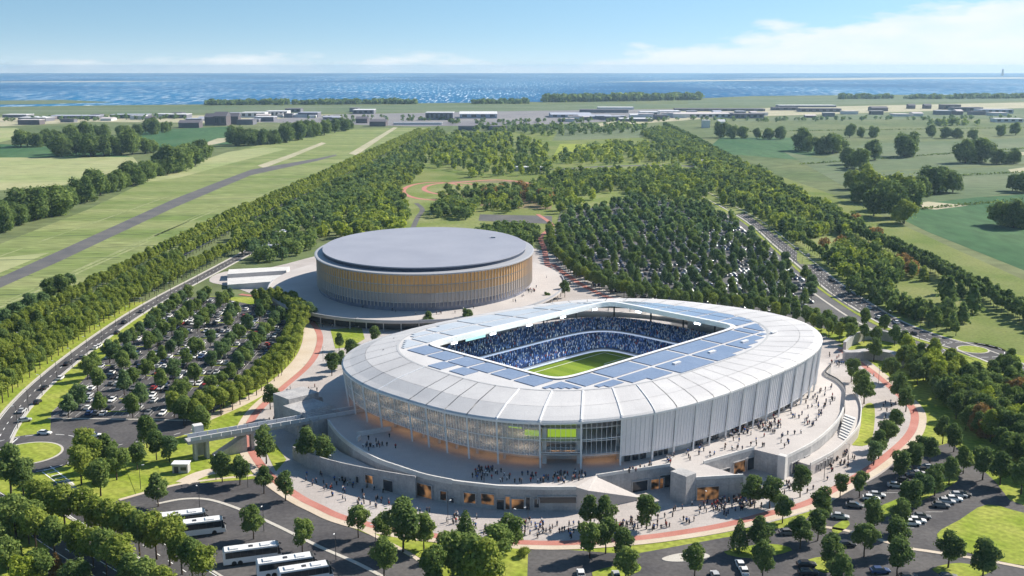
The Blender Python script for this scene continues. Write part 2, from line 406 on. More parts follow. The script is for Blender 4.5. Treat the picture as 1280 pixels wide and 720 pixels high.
def dashes(mb, pts, d, w, on, off, z):
    P = resample(offset_line(pts, d), 1.0); per = on + off; i = 0
    while i + on < len(P):
        a, b = P[i], P[i+on]; L = math.dist(a,b) or 1; nx, ny = -(b[1]-a[1])/L*w/2, (b[0]-a[0])/L*w/2
        mb.add([(a[0]-nx,a[1]-ny,z),(b[0]-nx,b[1]-ny,z),(b[0]+nx,b[1]+ny,z),(a[0]+nx,a[1]+ny,z)], [(0,1,2,3)])
        i += per
ONES = "zeroth first second third fourth fifth sixth seventh eighth ninth tenth eleventh twelfth thirteenth fourteenth fifteenth sixteenth seventeenth eighteenth nineteenth".split()
TENS = "x x twenty thirty forty fifty sixty seventy eighty ninety".split()
def ordinal(n):
    if n < 20: return ONES[n]
    if n % 10 == 0: return TENS[n//10][:-1] + "ieth"
    if n < 100: return TENS[n//10] + "-" + ONES[n % 10]
    return "one-hundred-and-" + ordinal(n - 100)
# ================================================================== SETTING: ground, sea, fields, roads
shore_px = [(-900,136),(-300,135),(0,133.5),(140,131.5),(300,130),(520,129),(640,128),(860,123.5),(940,120),(1100,118.5),(1280,118),(1700,117.5),(2300,117)]
shore = GP(shore_px)
gx0, gx1 = shore[0][0]-400, shore[-1][0]+400
sheet('ground', [(gx0,-400),(gx1,-400),(gx1,shore[-1][1])] + list(reversed(shore)) + [(gx0,shore[0][1])], 0.0, 'ground')
# sea: blue water with wind-ruffled streaks and white flecks
m = mat('sea', (0.012, 0.16, 0.36), 0.6, spec=0.04)
nt = m.node_tree; n, l = nt.nodes, nt.links; b = n['Principled BSDF']
geo = n.new('ShaderNodeNewGeometry')
def sea_noise(sx, sy, detail, lo, hi):
    mp = n.new('ShaderNodeMapping'); mp.inputs['Scale'].default_value = (sx, sy, 1); l.new(geo.outputs['Position'], mp.inputs[0])
    no = n.new('ShaderNodeTexNoise'); no.inputs['Scale'].default_value = 1; no.inputs['Detail'].default_value = detail; l.new(mp.outputs[0], no.inputs['Vector'])
    mr = n.new('ShaderNodeMapRange'); mr.inputs[1].default_value = lo; mr.inputs[2].default_value = hi; l.new(no.outputs[0], mr.inputs[0]); return mr.outputs[0]
def mixrgb(f, a, c):
    x = n.new('ShaderNodeMixRGB'); l.new(f, x.inputs[0])
    if isinstance(a, tuple): x.inputs[1].default_value = (*a, 1)
    else: l.new(a, x.inputs[1])
    x.inputs[2].default_value = (*c, 1); return x.outputs[0]
c0 = mixrgb(sea_noise(1/1500, 1/2600, 4, 0.35, 0.68), (0.0, 0.078, 0.215), (0.0, 0.145, 0.32))
c0 = mixrgb(sea_noise(1/9, 1/190, 3, 0.55, 0.80), c0, (0.02, 0.26, 0.48))
fl = n.new('ShaderNodeMath'); fl.operation = 'MULTIPLY'
l.new(sea_noise(1/9, 1/220, 1, 0.60, 0.67), fl.inputs[0]); l.new(sea_noise(1/1400, 1/2600, 3, 0.34, 0.56), fl.inputs[1])
c0 = mixrgb(fl.outputs[0], c0, (0.78, 0.84, 0.88))
l.new(c0, b.inputs['Base Color'])
sheet('sea', [(-22000,3500),(22000,3500),(22000,25200),(-22000,25200)], -1.2, 'sea')
for pts in ([(0,101.8),(120,101.2),(250,101),(120,102.4),(0,102.8)], [(730,103),(850,100.4),(1010,99),(1150,99),(900,101.2)],
            [(900,98.6),(1100,97),(1280,96.5),(1500,96.5),(1280,98.2),(1050,98.8)], [(-60,126),(80,124.6),(145,127.5),(60,129.8),(-60,131)]):
    o = sheet('sandbank', GP(pts), -0.9, 'sandbank' if pts[0][1] < 120 else 'field_dull')

mat('field_ditch', (0.07, 0.10, 0.04), 0.95)
# fields
def field(px, m, z=0.06, name='field'): return sheet(name, GP(px), z, m)
field([(-500,560),(-120,470),(0,428),(60,392),(150,345),(260,292),(380,232),(470,188),(540,159),(400,162),(290,190),(180,228),(110,262),(0,305),(-300,400)], 'meadow', 0.05)
field([(-300,420),(-60,345),(0,322),(62,316),(20,333),(0,341),(-100,385)], 'field_pale', 0.09)
field([(150,232),(225,222),(290,204),(360,186),(330,184),(285,190),(205,216)], 'field_pale', 0.09)
field([(-500,245),(0,238),(70,233),(130,222),(172,203),(166,196),(0,197),(-500,202)], 'field_pale')
field([(-500,202),(0,197),(166,196),(80,184),(0,180),(-500,184)], 'field_green')
field([(195,184),(290,180),(290,158),(200,162),(150,168)], 'field_green')
field([(250,181),(272,173),(286,172),(284,177),(256,183)], 'field_sand', 0.10)
field([(322,207),(360,194),(402,178),(408,179),(362,198),(330,210)], 'field_sand', 0.10)
field([(436,192),(470,172),(492,159),(497,159.5),(478,172),(446,194)], 'field_sand', 0.10)
field([(360,240),(385,228),(412,222),(420,226),(392,238),(368,246)], 'field_pale', 0.10)
field([(-300,160),(0,158),(100,153),(105,148),(0,147),(-300,148)], 'field_sand')
field([(-300,180),(0,178),(40,168),(20,160),(-300,162)], 'field_pale', 0.09)
field([(-900,146),(0,143),(300,141),(640,139.5),(860,134),(860,130),(520,131.5),(0,135.5),(-900,138)], 'field_dull')
field([(300,152),(420,143),(640,139),(850,136),(850,147),(700,155),(520,158)], 'mud', 0.09)
field([(-300,157),(100,152),(300,154),(420,150),(420,143),(300,144),(0,146),(-300,147)], 'field_sand', 0.085)
field([(860,135),(1280,126),(1900,126),(1900,119),(1280,120.5),(950,122),(860,126)], 'field_dull', 0.09)
field([(700,162),(900,147),(1280,135),(1900,133),(1900,126),(1280,128),(860,137)], 'field_sand', 0.06)
field([(900,152),(1280,147),(1900,146),(1900,134),(1280,135),(980,146)], 'field_dull', 0.07)
field([(880,190),(1000,200),(1050,182),(1010,172),(900,172)], 'field_green')
field([(1010,205),(1070,215),(1280,205),(1900,200),(1900,170),(1280,172),(1080,180)], 'field_dull')
field([(980,190),(1060,236),(1120,258),(1280,240),(1900,235),(1900,202),(1280,207),(1070,216),(1040,200)], 'field_dull', 0.09)
field([(1090,256),(1160,290),(1240,322),(1280,338),(1500,420),(1900,470),(1900,238),(1280,243),(1130,252)], 'field_green')
field([(1120,258),(1170,262),(1210,257),(1160,252)], 'field_sand', 0.10)
field([(1260,212),(1290,208),(1290,214),(1266,217)], 'field_sand', 0.12)
field([(1200,196),(1280,190),(1280,194),(1205,199)], 'field_sand', 0.12)
field([(690,176),(800,172),(830,160),(700,160)], 'field_dull')
field([(690,198),(760,196),(770,180),(700,180)], 'lawn', 0.07)
mat('park_lawn', (0.15, 0.20, 0.045), 0.95, color2=(0.23, 0.25, 0.10), scale=0.02, fine=0.3, fscale=0.3, spec=0.1)
# mown green clearings in the park
for px in ([(500,290),(590,292),(600,272),(560,266),(505,268)], [(510,262),(560,250),(640,246),(660,232),(560,228),(505,236)], [(690,262),(770,256),(780,240),(720,246)],
           [(540,196),(580,198),(590,190),(545,188)], [(490,212),(535,205),(540,196),(500,200)], [(730,215),(850,210),(850,204),(730,207)],
           [(1000,330),(1060,320),(1040,290),(1005,300)], [(880,266),(925,268),(925,262),(884,260)]):
    sheet('lawn', GP(smooth(px, 5, True)), 0.08, 'park_lawn')
field([(598,276),(690,280),(690,270),(600,268)], 'asphalt_pale', 0.10, 'car_park')
field([(600,258),(690,262),(690,240),(640,226),(560,226),(600,240)], 'soil', 0.07, 'park_ground')

# pale crop stripes running with the runway
mat('crop_stripe', (0.30, 0.32, 0.16), 0.95, color2=(0.20, 0.245, 0.09), scale=0.03, fine=0.3, fscale=0.3, spec=0.1)
rs_ = random.Random(77)
for k in range(16):
    x0 = -300-rs_.random()*55 if k % 2 else -392-rs_.random()*150; y0 = rs_.uniform(620,1100); y1 = y0+rs_.uniform(160,520); w_ = rs_.uniform(1.0,2.8)
    if in_poly(x0, y0, GP([(-500,560),(-120,470),(0,428),(60,392),(150,345),(260,292),(380,232),(470,188),(540,159),(400,162),(290,190),(180,228),(110,262),(0,305),(-300,400)])) and in_poly(x0+8, y1, GP([(-500,560),(-120,470),(0,428),(60,392),(150,345),(260,292),(380,232),(470,188),(540,159),(400,162),(290,190),(180,228),(110,262),(0,305),(-300,400)])):
        sheet('crop_stripe', [(x0,y0),(x0+w_,y0),(x0+w_+8,y1),(x0+8,y1)], 0.088, 'crop_stripe')
# drainage lines across the meadow
for (a, b_) in (((-200,330),(150,322)),((-100,299),(215,292)),((60,275),(290,268)),((-60,372),(120,364)),((190,252),(330,247)),((-300,352),(40,345)),((120,310),(250,305)),((250,228),(390,222))):
    p, q = G(*a), G(*b_); sheet('ditch', [p, q, (q[0], q[1]+2.2), (p[0], p[1]+2.2)], 0.10, 'field_ditch')
# runway strip through the meadow
field([(-160,424),(0,347),(144,282),(217,249),(271,228),(314,212),(397,198),(420,193),(421,194.5),(397,201),(314,219),(271,237),(217,260),(144,294),(72,328),(0,360),(-160,440)], 'asphalt_pale', 0.12, 'runway')

sheet('grass', [(-340,255),(340,255),(340,560),(300,640),(-200,700),(-340,640)], 0.012, 'lawn')
# ---- main roads run away from the camera (plan +y)
def road(name, pts, w, z=0.03, m='asphalt', edge=True, centre=(0.0,), walk=None, dash=(3, 5)):
    P = smooth(pts, 10)
    o = ribbon(name, P, -w/2, w/2, z, m)
    mb = MB()
    if edge:
        for sgn in (-1, 1): dashes(mb, P, sgn*(w/2-0.45), 0.28, 12, 0, z+0.006)
    for cc in centre: dashes(mb, P, cc, 0.30, dash[0], dash[1], z+0.006)
    if mb.v: tag(mb.build('lane_marking', 'paint', o), kind='stuff')
    if walk:
        for sgn in (-1, 1): ribbon('kerb', P, sgn*(w/2+0.02), sgn*(w/2+walk), z+0.12, 'kerb', o, thick=0.12)
    return o, P
AVE = [(-262,380),(-268,440),(-270,560),(-270,700),(-269,900),(-262,1100),(-246,1400),(-226,1900),(-196,2600)]
avenue_road, AVE_P = road('road', AVE, 9.0)
LOW = [(-207,408),(-214,430),(-222,465),(-228,510),(-232,570),(-233.5,640),(-231,700),(-226,760),(-220,840),(-212,960),(-205,1100)]
service_road, LOW_P = road('road', LOW, 9.5, centre=(0.0,), walk=1.2)
HWY = [(262,500),(249,560),(236,590),(227,625),(224,680),(224,740),(228,820),(233,920),(238,1010),(238,1120),(226,1400)]
highway, HWY_P = road('road', HWY, 15.0, centre=(-3.2, 0.4, 4.0), walk=1.0)
ribbon('median_kerb', HWY_P, 10.5, 12.5, 0.15, 'lawn', thick=0.12)
ribbon('road', HWY_P[10:-10], 12.6, 19.0, 0.034, 'asphalt_pale')
ribbon('kerb', HWY_P[10:-10], 19.1, 20.6, 0.15, 'kerb', thick=0.12)
EAST = [(262,500),(268,470),(268,430),(272,380)]
road('road', EAST, 10.0, walk=1.0)
sheet('car_park', GP([(985,404),(1040,412),(1085,408),(1062,380),(1038,362),(1022,372),(1015,390)]), 0.036, 'asphalt_pale')
# roundabouts
def disc(cx, cy, r, n=40): return [(cx + r*math.cos(2*math.pi*k/n), cy + r*math.sin(2*math.pi*k/n)) for k in range(n)]
def roundabout(cx, cy, r0, r1):
    o = sheet('roundabout', disc(cx, cy, r1), 0.045, 'asphalt')
    raised('lawn', disc(cx, cy, r0), 0.22, 'lawn', o)
    k = MB(); A, B = disc(cx, cy, r0+0.05), disc(cx, cy, r0+0.9)
    k.add([(*p,0.17) for p in A]+[(*p,0.17) for p in B]+[(*p,0.0) for p in B], [(i,40+i,40+(i+1)%40,(i+1)%40) for i in range(40)]+[(40+i,80+i,80+(i+1)%40,40+(i+1)%40) for i in range(40)])
    k.build('kerb', 'kerb', o)
    mk = MB(); P = disc(cx, cy, r1-1.2)+[disc(cx,cy,r1-1.2)[0]]; dashes(mk, P, 0, 0.35, 4, 2, 0.051)
    tag(mk.build('lane_marking', 'paint', o), kind='stuff'); return o
RB1 = G(34, 567); roundabout(*RB1, 12.5, 24.0)
RB2 = G(1216, 437); roundabout(RB2[0], RB2[1], 7.5, 17.0)
# painted wedges, crossings and arrows by the left roundabout
mk = MB()
for k in range(6):
    x, y = G(54+k*4.6, 588+k*3.6); mk.add([(x,y,0.06),(x+0.6,y-0.3,0.06),(x+3.6,y+2.4,0.06),(x+3.0,y+2.7,0.06)], [(0,1,2,3)])
for (a, b_) in (((52,590),(84,614)), ((62,583),(92,606))):
    p, q = G(*a), G(*b_); mk.add([(p[0],p[1],0.061),(q[0],q[1],0.061),(q[0]+0.4,q[1]+0.2,0.061),(p[0]+0.4,p[1]+0.2,0.061)], [(0,1,2,3)])
for (a, b_) in (((22,548),(8,560)),):
    p, q = G(*a), G(*b_); L = math.dist(p,q); nx, ny = -(q[1]-p[1])/L*0.25, (q[0]-p[0])/L*0.25
    mk.add([(p[0]-nx,p[1]-ny,0.064),(q[0]-nx,q[1]-ny,0.064),(q[0]+nx,q[1]+ny,0.064),(p[0]+nx,p[1]+ny,0.064)], [(0,1,2,3)])
mk.build('road_marking', 'paint'); tag(bpy.data.objects['road_marking'], kind='structure')

# left car park, coach station, bottom car parks: asphalt sheets
sheet('car_park', GP([(62,556),(64,516),(128,450),(212,372),(268,371),(330,384),(362,404),(352,436),(322,470),(262,520),(238,540),(150,562),(110,562)]), 0.024, 'asphalt')
sheet('coach_station', GP([(110,640),(152,624),(222,606),(300,596),(326,597),(366,621),(420,647),(478,676),(522,702),(556,735),(560,830),(60,830),(60,690)]), 0.026, 'asphalt')
road('road', GP([(62,606),(100,636),(150,664),(215,704),(290,752),(360,800)]), 11.0, 0.05, walk=0.9)
road('road', GP([(-60,590),(0,626),(60,672),(130,716),(200,760)]), 7.0, 0.05)
road('road', GP([(100,572),(150,556),(200,548),(250,534)]), 6.5, 0.05, edge=False)
sheet('car_park', GP([(656,840),(660,690),(663,684),(790,693),(900,673),(1000,656),(1046,612),(1082,590),(1130,570),(1188,553),(1215,575),(1244,602),(1262,625),(1300,640),(1420,660),(1420,840)]), 0.028, 'asphalt')
raised('lawn', GP(smooth([(1171,668),(1200,650),(1234,631),(1282,642),(1360,655),(1360,712),(1280,707),(1240,699),(1190,684)], 3, True)), 0.14, 'lawn')
raised('lawn', GP([(560,700),(590,686),(659,684),(659,735),(640,800),(570,800)]), 0.13, 'lawn')
raised('lawn', GP([(395,640),(430,652),(500,672),(560,686),(580,690),(570,712),(540,706),(505,686),(440,660)]), 0.13, 'lawn')
raised('lawn', GP([(245,590),(300,588),(345,606),(372,622),(352,614),(318,599),(250,604)]), 0.13, 'lawn')
raised('lawn', GP([(155,580),(232,574),(240,590),(225,604),(170,618)]), 0.12, 'lawn')
raised('lawn', GP([(245,530),(300,505),(318,512),(300,540),(240,552)]), 0.12, 'lawn')
for px in ([(828,698),(850,692),(880,692),(886,697),(860,702),(835,702)],):
    raised('traffic_island', GP(smooth(px, 4, True)), 0.16, 'kerb')
# kerb lines and footways
KERB1 = smooth(GP([(196,630),(230,624),(262,625),(300,637),(345,657),(400,684),(450,706),(505,736)]), 8)
ribbon('kerb', KERB1, -0.7, 0.7, 0.15, 'kerb', thick=0.15)
KERB2 = smooth(GP([(150,626),(222,607),(300,597),(326,598),(366,622),(420,648),(478,677),(522,702),(552,732)]), 8)
ribbon('kerb', KERB2, 0.0, 1.6, 0.15, 'sand_path', thick=0.15)
ribbon('footpath', smooth(GP([(1000,655),(1060,664),(1130,684),(1165,690),(1240,702),(1340,722)]), 6), -0.9, 0.9, 0.15, 'sand_path', thick=0.15)
ribbon('kerb', smooth(GP([(60,523),(140,524),(250,526)]), 6), -0.5, 0.5, 0.15, 'kerb', thick=0.15)
ribbon('kerb', smooth(GP([(228,604),(262,590),(330,583)]), 4), -3.2, 3.2, 0.14, 'sand_path', thick=0.14)

# plaza round the stadium and arena
plaza_px = [(660,686),(560,677),(490,667),(430,652),(371,624),(328,592),(306,556),(316,524),(352,488),(384,462),(398,440),(400,418),(388,398),(300,362),(262,352),(280,340),(340,334),
            (420,315),(540,302),(640,306),(690,318),(720,342),(790,378),(860,392),(950,396),(1030,420),(1062,436),(1100,462),(1140,498),(1152,520),(1142,548),(1108,588),(1060,615),(1010,640),(905,666),(800,680)]
raised('plaza', GP(smooth(plaza_px, 4, True)), 0.14, 'paving')
RED = GP([(389,402),(399,418),(397,437),(384,458),(352,486),(322,514),(308,540),(313,562),(336,594),(371,620),(400,635),(430,648),(490,663),(550,671),(600,675),(660,679),(720,679),(800,673),(860,665),(910,656),(960,643),(1010,629),(1050,608),(1092,583),(1130,552),(1143,531),(1141,511),(1120,490),(1088,463),(1050,437)])
RED_P = smooth(RED, 8)
ribbon('running_path', RED_P, -1.5, 1.9, 0.165, 'red_path')
ribbon('footpath', RED_P, -4.6, -1.6, 0.160, 'sand_path')
SAND = GP([(388,398),(372,384),(340,372),(300,366),(270,362)])
ribbon('running_path', smooth(GP([(389,402),(372,386),(340,374),(300,368)]), 8), -2.0, 2.0, 0.168, 'red_path')
ribbon('footpath', smooth(GP([(252,526),(300,505),(345,478),(378,444),(386,412),(376,392),(340,378)]), 8), -3.0, 3.0, 0.155, 'sand_path', thick=0.15)
sheet('lawn', GP([(413,412),(452,409),(456,424),(440,434),(419,436)]), 0.20, 'lawn')
sheet('lawn', GP(smooth([(1060,554),(1072,530),(1080,508),(1092,506),(1093,530),(1086,556)], 3, True)), 0.20, 'lawn')
sheet('lawn', GP(smooth([(366,560),(380,555),(402,575),(424,588),(452,604),(436,604),(400,588)], 3, True)), 0.20, 'lawn')
sheet('lawn', GP([(330,560),(345,556),(358,575),(345,590)]), 0.20, 'lawn')
sheet('lawn', GP([(1046,432),(1062,428),(1100,440),(1085,447)]), 0.20, 'lawn')
# red walking loop beyond the arena and the promenade beside it
ribbon('running_path', smooth(GP([(690,345),(684,330),(680,310),(676,296),(690,282),(672,268)]), 8), -2.2, 2.2, 0.17, 'red_path')
ribbon('running_path', smooth(GP([(690,330),(720,352),(760,372),(800,385)]), 8), -2.2, 2.2, 0.172, 'red_path')
for (cx, cy, rx, ry, w) in ((545,239,41,11,3.2), (566,236,36,7.5,3.0)):
    ribbon('running_path', smooth(GP([(cx+rx*math.cos(t), cy+ry*math.sin(t)) for t in np.linspace(0.6, 5.6, 16)]), 5), -w, w, 0.14, 'red_path')
ribbon('running_path', smooth(GP([(560,229),(620,225),(660,229),(690,236)]), 6), -4, 4, 0.145, 'red_path')
ribbon('footpath', smooth(GP([(515,288),(522,272),(528,262),(520,254)]), 6), -2.6, 2.6, 0.12, 'asphalt_pale')
ribbon('footpath', smooth(GP([(690,212),(760,208),(850,207),(900,214)]), 6), -8, 8, 0.12, 'asphalt_pale')
sheet('orchard_ground', GP([(694,338),(690,300),(700,268),(790,248),(880,256),(925,276),(975,318),(1028,366),(1015,390),(985,404),(900,392),(800,382),(740,362)]), 0.05, 'asphalt_pale')
sheet('wood_floor', GP([(880,250),(935,268),(1000,318),(1080,372),(1140,405),(1200,425),(1280,445),(1500,520),(1500,440),(1280,350),(1180,305),(1060,250),(960,215),(900,190),(860,200)]), 0.045, 'grass')
# central park ground
sheet('park_ground', GP([(405,290),(440,250),(500,205),(560,165),(800,165),(860,205),(880,250),(700,262),(690,300),(640,306),(540,300)]), 0.035, 'grass')
# ================================================================== STADIUM
SC = np.array([34.3, 472.5]); TH = math.radians(45.0)
UA = np.array([math.cos(TH), math.sin(TH)]); VA = np.array([-UA[1], UA[0]])
def W(u, v): p = SC + u*UA + v*VA; return (float(p[0]), float(p[1]))
A0, B0, NE = 106.4, 88.0, 2.7
def sup(phi, off=0.0, n=NE, a=A0, b=B0):
    c, s = math.cos(phi), math.sin(phi)
    r = (abs(c/(a+off))**n + abs(s/(b+off))**n) ** (-1.0/n)
    return r*c, r*s
def ring(phi, off, z, n=NE): u, v = sup(phi, off, n); return (*W(u, v), z)
def eave_z(phi):
    x = W(*sup(phi))[0]; c = math.cos(phi - math.radians(52)); return 26.6 + 2.4*max(-1, min(1, (x - 40)/92.0)) - 3.6*max(0.0, c)**1.5
# bay angles: the ones seen in the photograph, the rest evenly spaced
seen = [165.4,171.5,-178.2,-173,-167.9,-162.5,-156.1,-147.8,-140.1,-132.2,-125,-119.5,-113.7,-108.3,-102.2,-96.2,-90.1,-83.8,-77.3,-70.4,-64.2,-58.2]
bays = [a if a < 0 else a-360 for a in seen]
last = bays[-1]; first = bays[0] + 360; nb = 36
bays += [last + (first-last)*k/nb for k in range(1, nb)]
bays = [math.radians(a) for a in bays]; NB = len(bays)
stadium = thing('stadium', "white football stadium with ring roof, solar panels and filled stands", 'stadium', (0,0,0))
roof = link('roof', None, stadium)
facade = link('facade', None, stadium)
Z_R = 30.4
def dip(phi):
    """the far side of the ring sits a little lower"""
    c = math.cos(phi - math.radians(52)); return 3.6*max(0.0, c)**1.5
def zring(phi): return Z_R - 0.75*dip(phi)
def prof(phi):
    e = eave_z(phi); d_ = zring(phi); return [(1.8, e), (1.2, e+0.6), (-1.5, e+1.4), (-7.5, 0.42*d_+0.58*(e+1.7)), (-20.0, d_)]
for i in range(NB):
    p0, p1 = bays[i], bays[(i+1) % NB]
    if p1 < p0: p1 += 2*math.pi
    mb = MB(); K = 4; rows = 5
    gap = 0.17/95
    V = []
    for k in range(K+1):
        ph = p0+gap + (p1-p0-2*gap)*k/K
        V += [ring(ph, o, z) for o, z in prof(ph)[:4]]
    rows = 4
    mb.add(V, [(k*rows+j, (k+1)*rows+j, (k+1)*rows+j+1, k*rows+j+1) for k in range(K) for j in range(rows-1)])
    mb.build('roof_panel', 'roof_white', roof)
    mb = MB(); V = []
    for k in range(K+1):
        ph = p0+gap + (p1-p0-2*gap)*k/K; pr = prof(ph); V += [ring(ph, -7.62, pr[3][1]+0.02), ring(ph, -20.0, pr[4][1]+0.02)]
    mb.add(V, [(2*k,2*k+2,2*k+3,2*k+1) for k in range(K)]); mb.build('roof_panel', 'roof_white', roof)
    if i in (1, 6, 7, 8, 9, 10):
        rb = MB(); pts = [ring(p0, o, z+0.12) for o, z in prof(p0)]
        wide = 0.55 if i in (1, 6, 7, 8, 9) else 0.22
        for a, b_ in zip(pts[:-1], pts[1:]): rb.beam(a, b_, wide, 0.3)
        rb.build('roof_rib', 'roof_grid', roof)
# eave edge beam, flat deck ring and soffit
N = 180
def opening(phi): return sup(phi, 0, 14, 61.8, 39.0)
def loop_strip(name, fa, fb, m, parent, n=N, flip=False):
    V = []; 
    for k in range(n):
        ph = 2*math.pi*k/n; V += [fa(ph), fb(ph)]
    mb = MB(); mb.add(V, [((2*k, 2*((k+1)%n), 2*((k+1)%n)+1, 2*k+1) if not flip else (2*k+1, 2*((k+1)%n)+1, 2*((k+1)%n), 2*k)) for k in range(n)])
    return mb.build(name, m, parent)
def corner_loop(n=240):
    """angles with extra samples at the corners of the opening"""
    return [2*math.pi*k/n for k in range(n)]
loop_strip('roof_deck', lambda p: ring(p, -20.0, zring(p)), lambda p: (*W(*opening(p)), Z_R+0.15), 'roof_white', roof, 240)
loop_strip('roof_soffit', lambda p: (*W(*opening(p)), Z_R-1.4), lambda p: ring(p, 1.2, eave_z(p)-0.5), 'soffit', roof, 240)
loop_strip('opening_fascia', lambda p: (*W(*opening(p)), Z_R+0.7), lambda p: (*W(*opening(p)), Z_R-1.6), 'roof_grid', roof, 240, True)
loop_strip('eave_edge', lambda p: ring(p, 1.85, eave_z(p)+0.05), lambda p: ring(p, 1.75, eave_z(p)-0.75), 'roof_grid', roof, N)
loop_strip('roof_walkway', lambda p: ring(p, -20.1, zring(p)+0.10), lambda p: ring(p, -21.0, zring(p)+0.12), 'soffit', roof, 240)
mb = MB()
for k in range(240):
    a, b_ = [2*math.pi*(k+q)/240 for q in (0,1)]
    P, Q = W(*opening(a)), W(*opening(b_)); P2, Q2 = [W(*sup(t, 1.8, 14, 61.8, 39.0)) for t in (a, b_)]
    mb.add([(*P,Z_R+0.7),(*Q,Z_R+0.7),(*Q2,Z_R+0.7),(*P2,Z_R+0.7)], [(0,3,2,1)])
mb.build('opening_rim', 'roof_grid', roof)
# solar panels: each a slab on the deck, outer corners stepped to follow the curved edge
def inside(u, v, off): return (abs(u)/(A0+off))**NE + (abs(v)/(B0+off))**NE < 1
def roof_z(u, v):
    phi = math.atan2(v, u); r = math.hypot(u, v); r0 = math.hypot(*opening(phi)); r1 = math.hypot(*sup(phi, -20.0))
    f = max(0.0, min(1.0, (r-r0)/(r1-r0))); return Z_R+0.15+(zring(phi)-Z_R-0.15)*f
def panel(u0, u1, v0, v1, m='solar', zz=0.0, lim=-21.0, steps=5):
    """rectangular module block; pieces beyond the curved limit are left off"""
    mb = MB(); s = steps; any_ = False
    us = np.linspace(u0, u1, s+1); vs = np.linspace(v0, v1, s+1); keep = {}
    for i in range(s):
        for j in range(s):
            keep[i,j] = all(inside(a, b_, lim) for a in us[i:i+2] for b_ in vs[j:j+2])
    for i in range(s):
        j = 0
        while j < s:
            if keep[i,j]:
                k = j
                while k < s and keep[i,k]: k += 1
                q = [W(us[i],vs[j]), W(us[i+1]-0.04,vs[j]), W(us[i+1]-0.04,vs[k]), W(us[i],vs[k])]
                cz_ = [roof_z(us[i],vs[j]), roof_z(us[i+1],vs[j]), roof_z(us[i+1],vs[k]), roof_z(us[i],vs[k])]; mb.prism(q, min(cz_)-0.3, [c+0.3+zz for c in cz_]); any_ = True; j = k
            else: j += 1
    if any_: return mb.build('solar_panel', m, roof)
cols_u = [-74.5,-61.5,-45,-20.8,4.5,29.5,54.5,62,75]
for side, mm in ((-1,'solar'), (1,'solar')):
    for a, b_ in zip(cols_u[:-1], cols_u[1:]):
        for (r0, r1) in ((41.0,51.6), (53.4,66.5)):
            if side == 1 and r0 > 52: pass
            panel(a+1.15, b_-1.15, side*r0, side*r1, 'glass_and_sky_sheen' if side == 1 else mm)  # far-side rows: sky reflection put into a paler panel colour
cols_v = [-38.6,-26,-13,-0.5,12.5,25.5,38.6]
for sgn in (-1, 1):
    for a, b_ in zip(cols_v[:-1], cols_v[1:]):
        panel(sgn*63.8, sgn*74.2, a+0.8, b_-0.8, 'solar')
        if sgn == 1: panel(75.2, 85.0, a+0.6, b_-0.6, 'solar')
panel(-84.0,-75.4, 5.0, 13.0); panel(-83.0,-75.4,-8.0,1.0)
# skylight hatches on the panels
for u in (-8, 17, 42, 66):
    mb = MB(); x, y = W(u-2, -57); mb.box(-2.2,2.2,-0.7,0.7,0,0.5); o = mb.build('roof_hatch', 'roof_grid', roof); o.location = (x, y, Z_R+0.42); o.rotation_euler[2] = TH
# floodlight bars along the opening
fl_pts = [(u, v) for v in (-37.2, 37.2) for u in (-48,-24,0,24,48)] + [(u, v) for u in (-59.7, 59.7) for v in (-18, 18)]
for u, v in fl_pts:
    x, y = W(u, v); mb = MB(); mb.box(-1.9,1.9,-0.35,0.35,-0.7,0.3); o = mb.build('floodlight', 'column_white', stadium); o.location = (x, y, Z_R-1.2)
    ang = TH + (math.pi if v > 30 else 0 if v < -30 else (-math.pi/2 if u < 0 else math.pi/2)); o.rotation_euler[2] = ang
    lm = MB(); lm.box(-1.6,1.6,0.37,0.44,-0.5,0.1); lm.build('lamp', 'flood_lamp', o)
    sd = bpy.data.lights.new('floodlight_beam', 'SPOT'); sd.energy = 17000; sd.color = (0.82, 0.92, 1.0); sd.spot_size = math.radians(80); sd.spot_blend = 0.6; sd.shadow_soft_size = 1.0
    so = bpy.data.objects.new('floodlight_beam', sd); col.objects.link(so); so.location = (x, y, Z_R-2.6)
    tx, ty = W(u*0.55, -v*1.35 if abs(v) > 30 else v*0.9) if abs(v) > 30 else W(-u*1.2, v)
    so.rotation_euler = (Vector((tx, ty, 19.0)) - Vector((x, y, Z_R-2.6))).to_track_quat('-Z', 'Y').to_euler(); so.parent = stadium

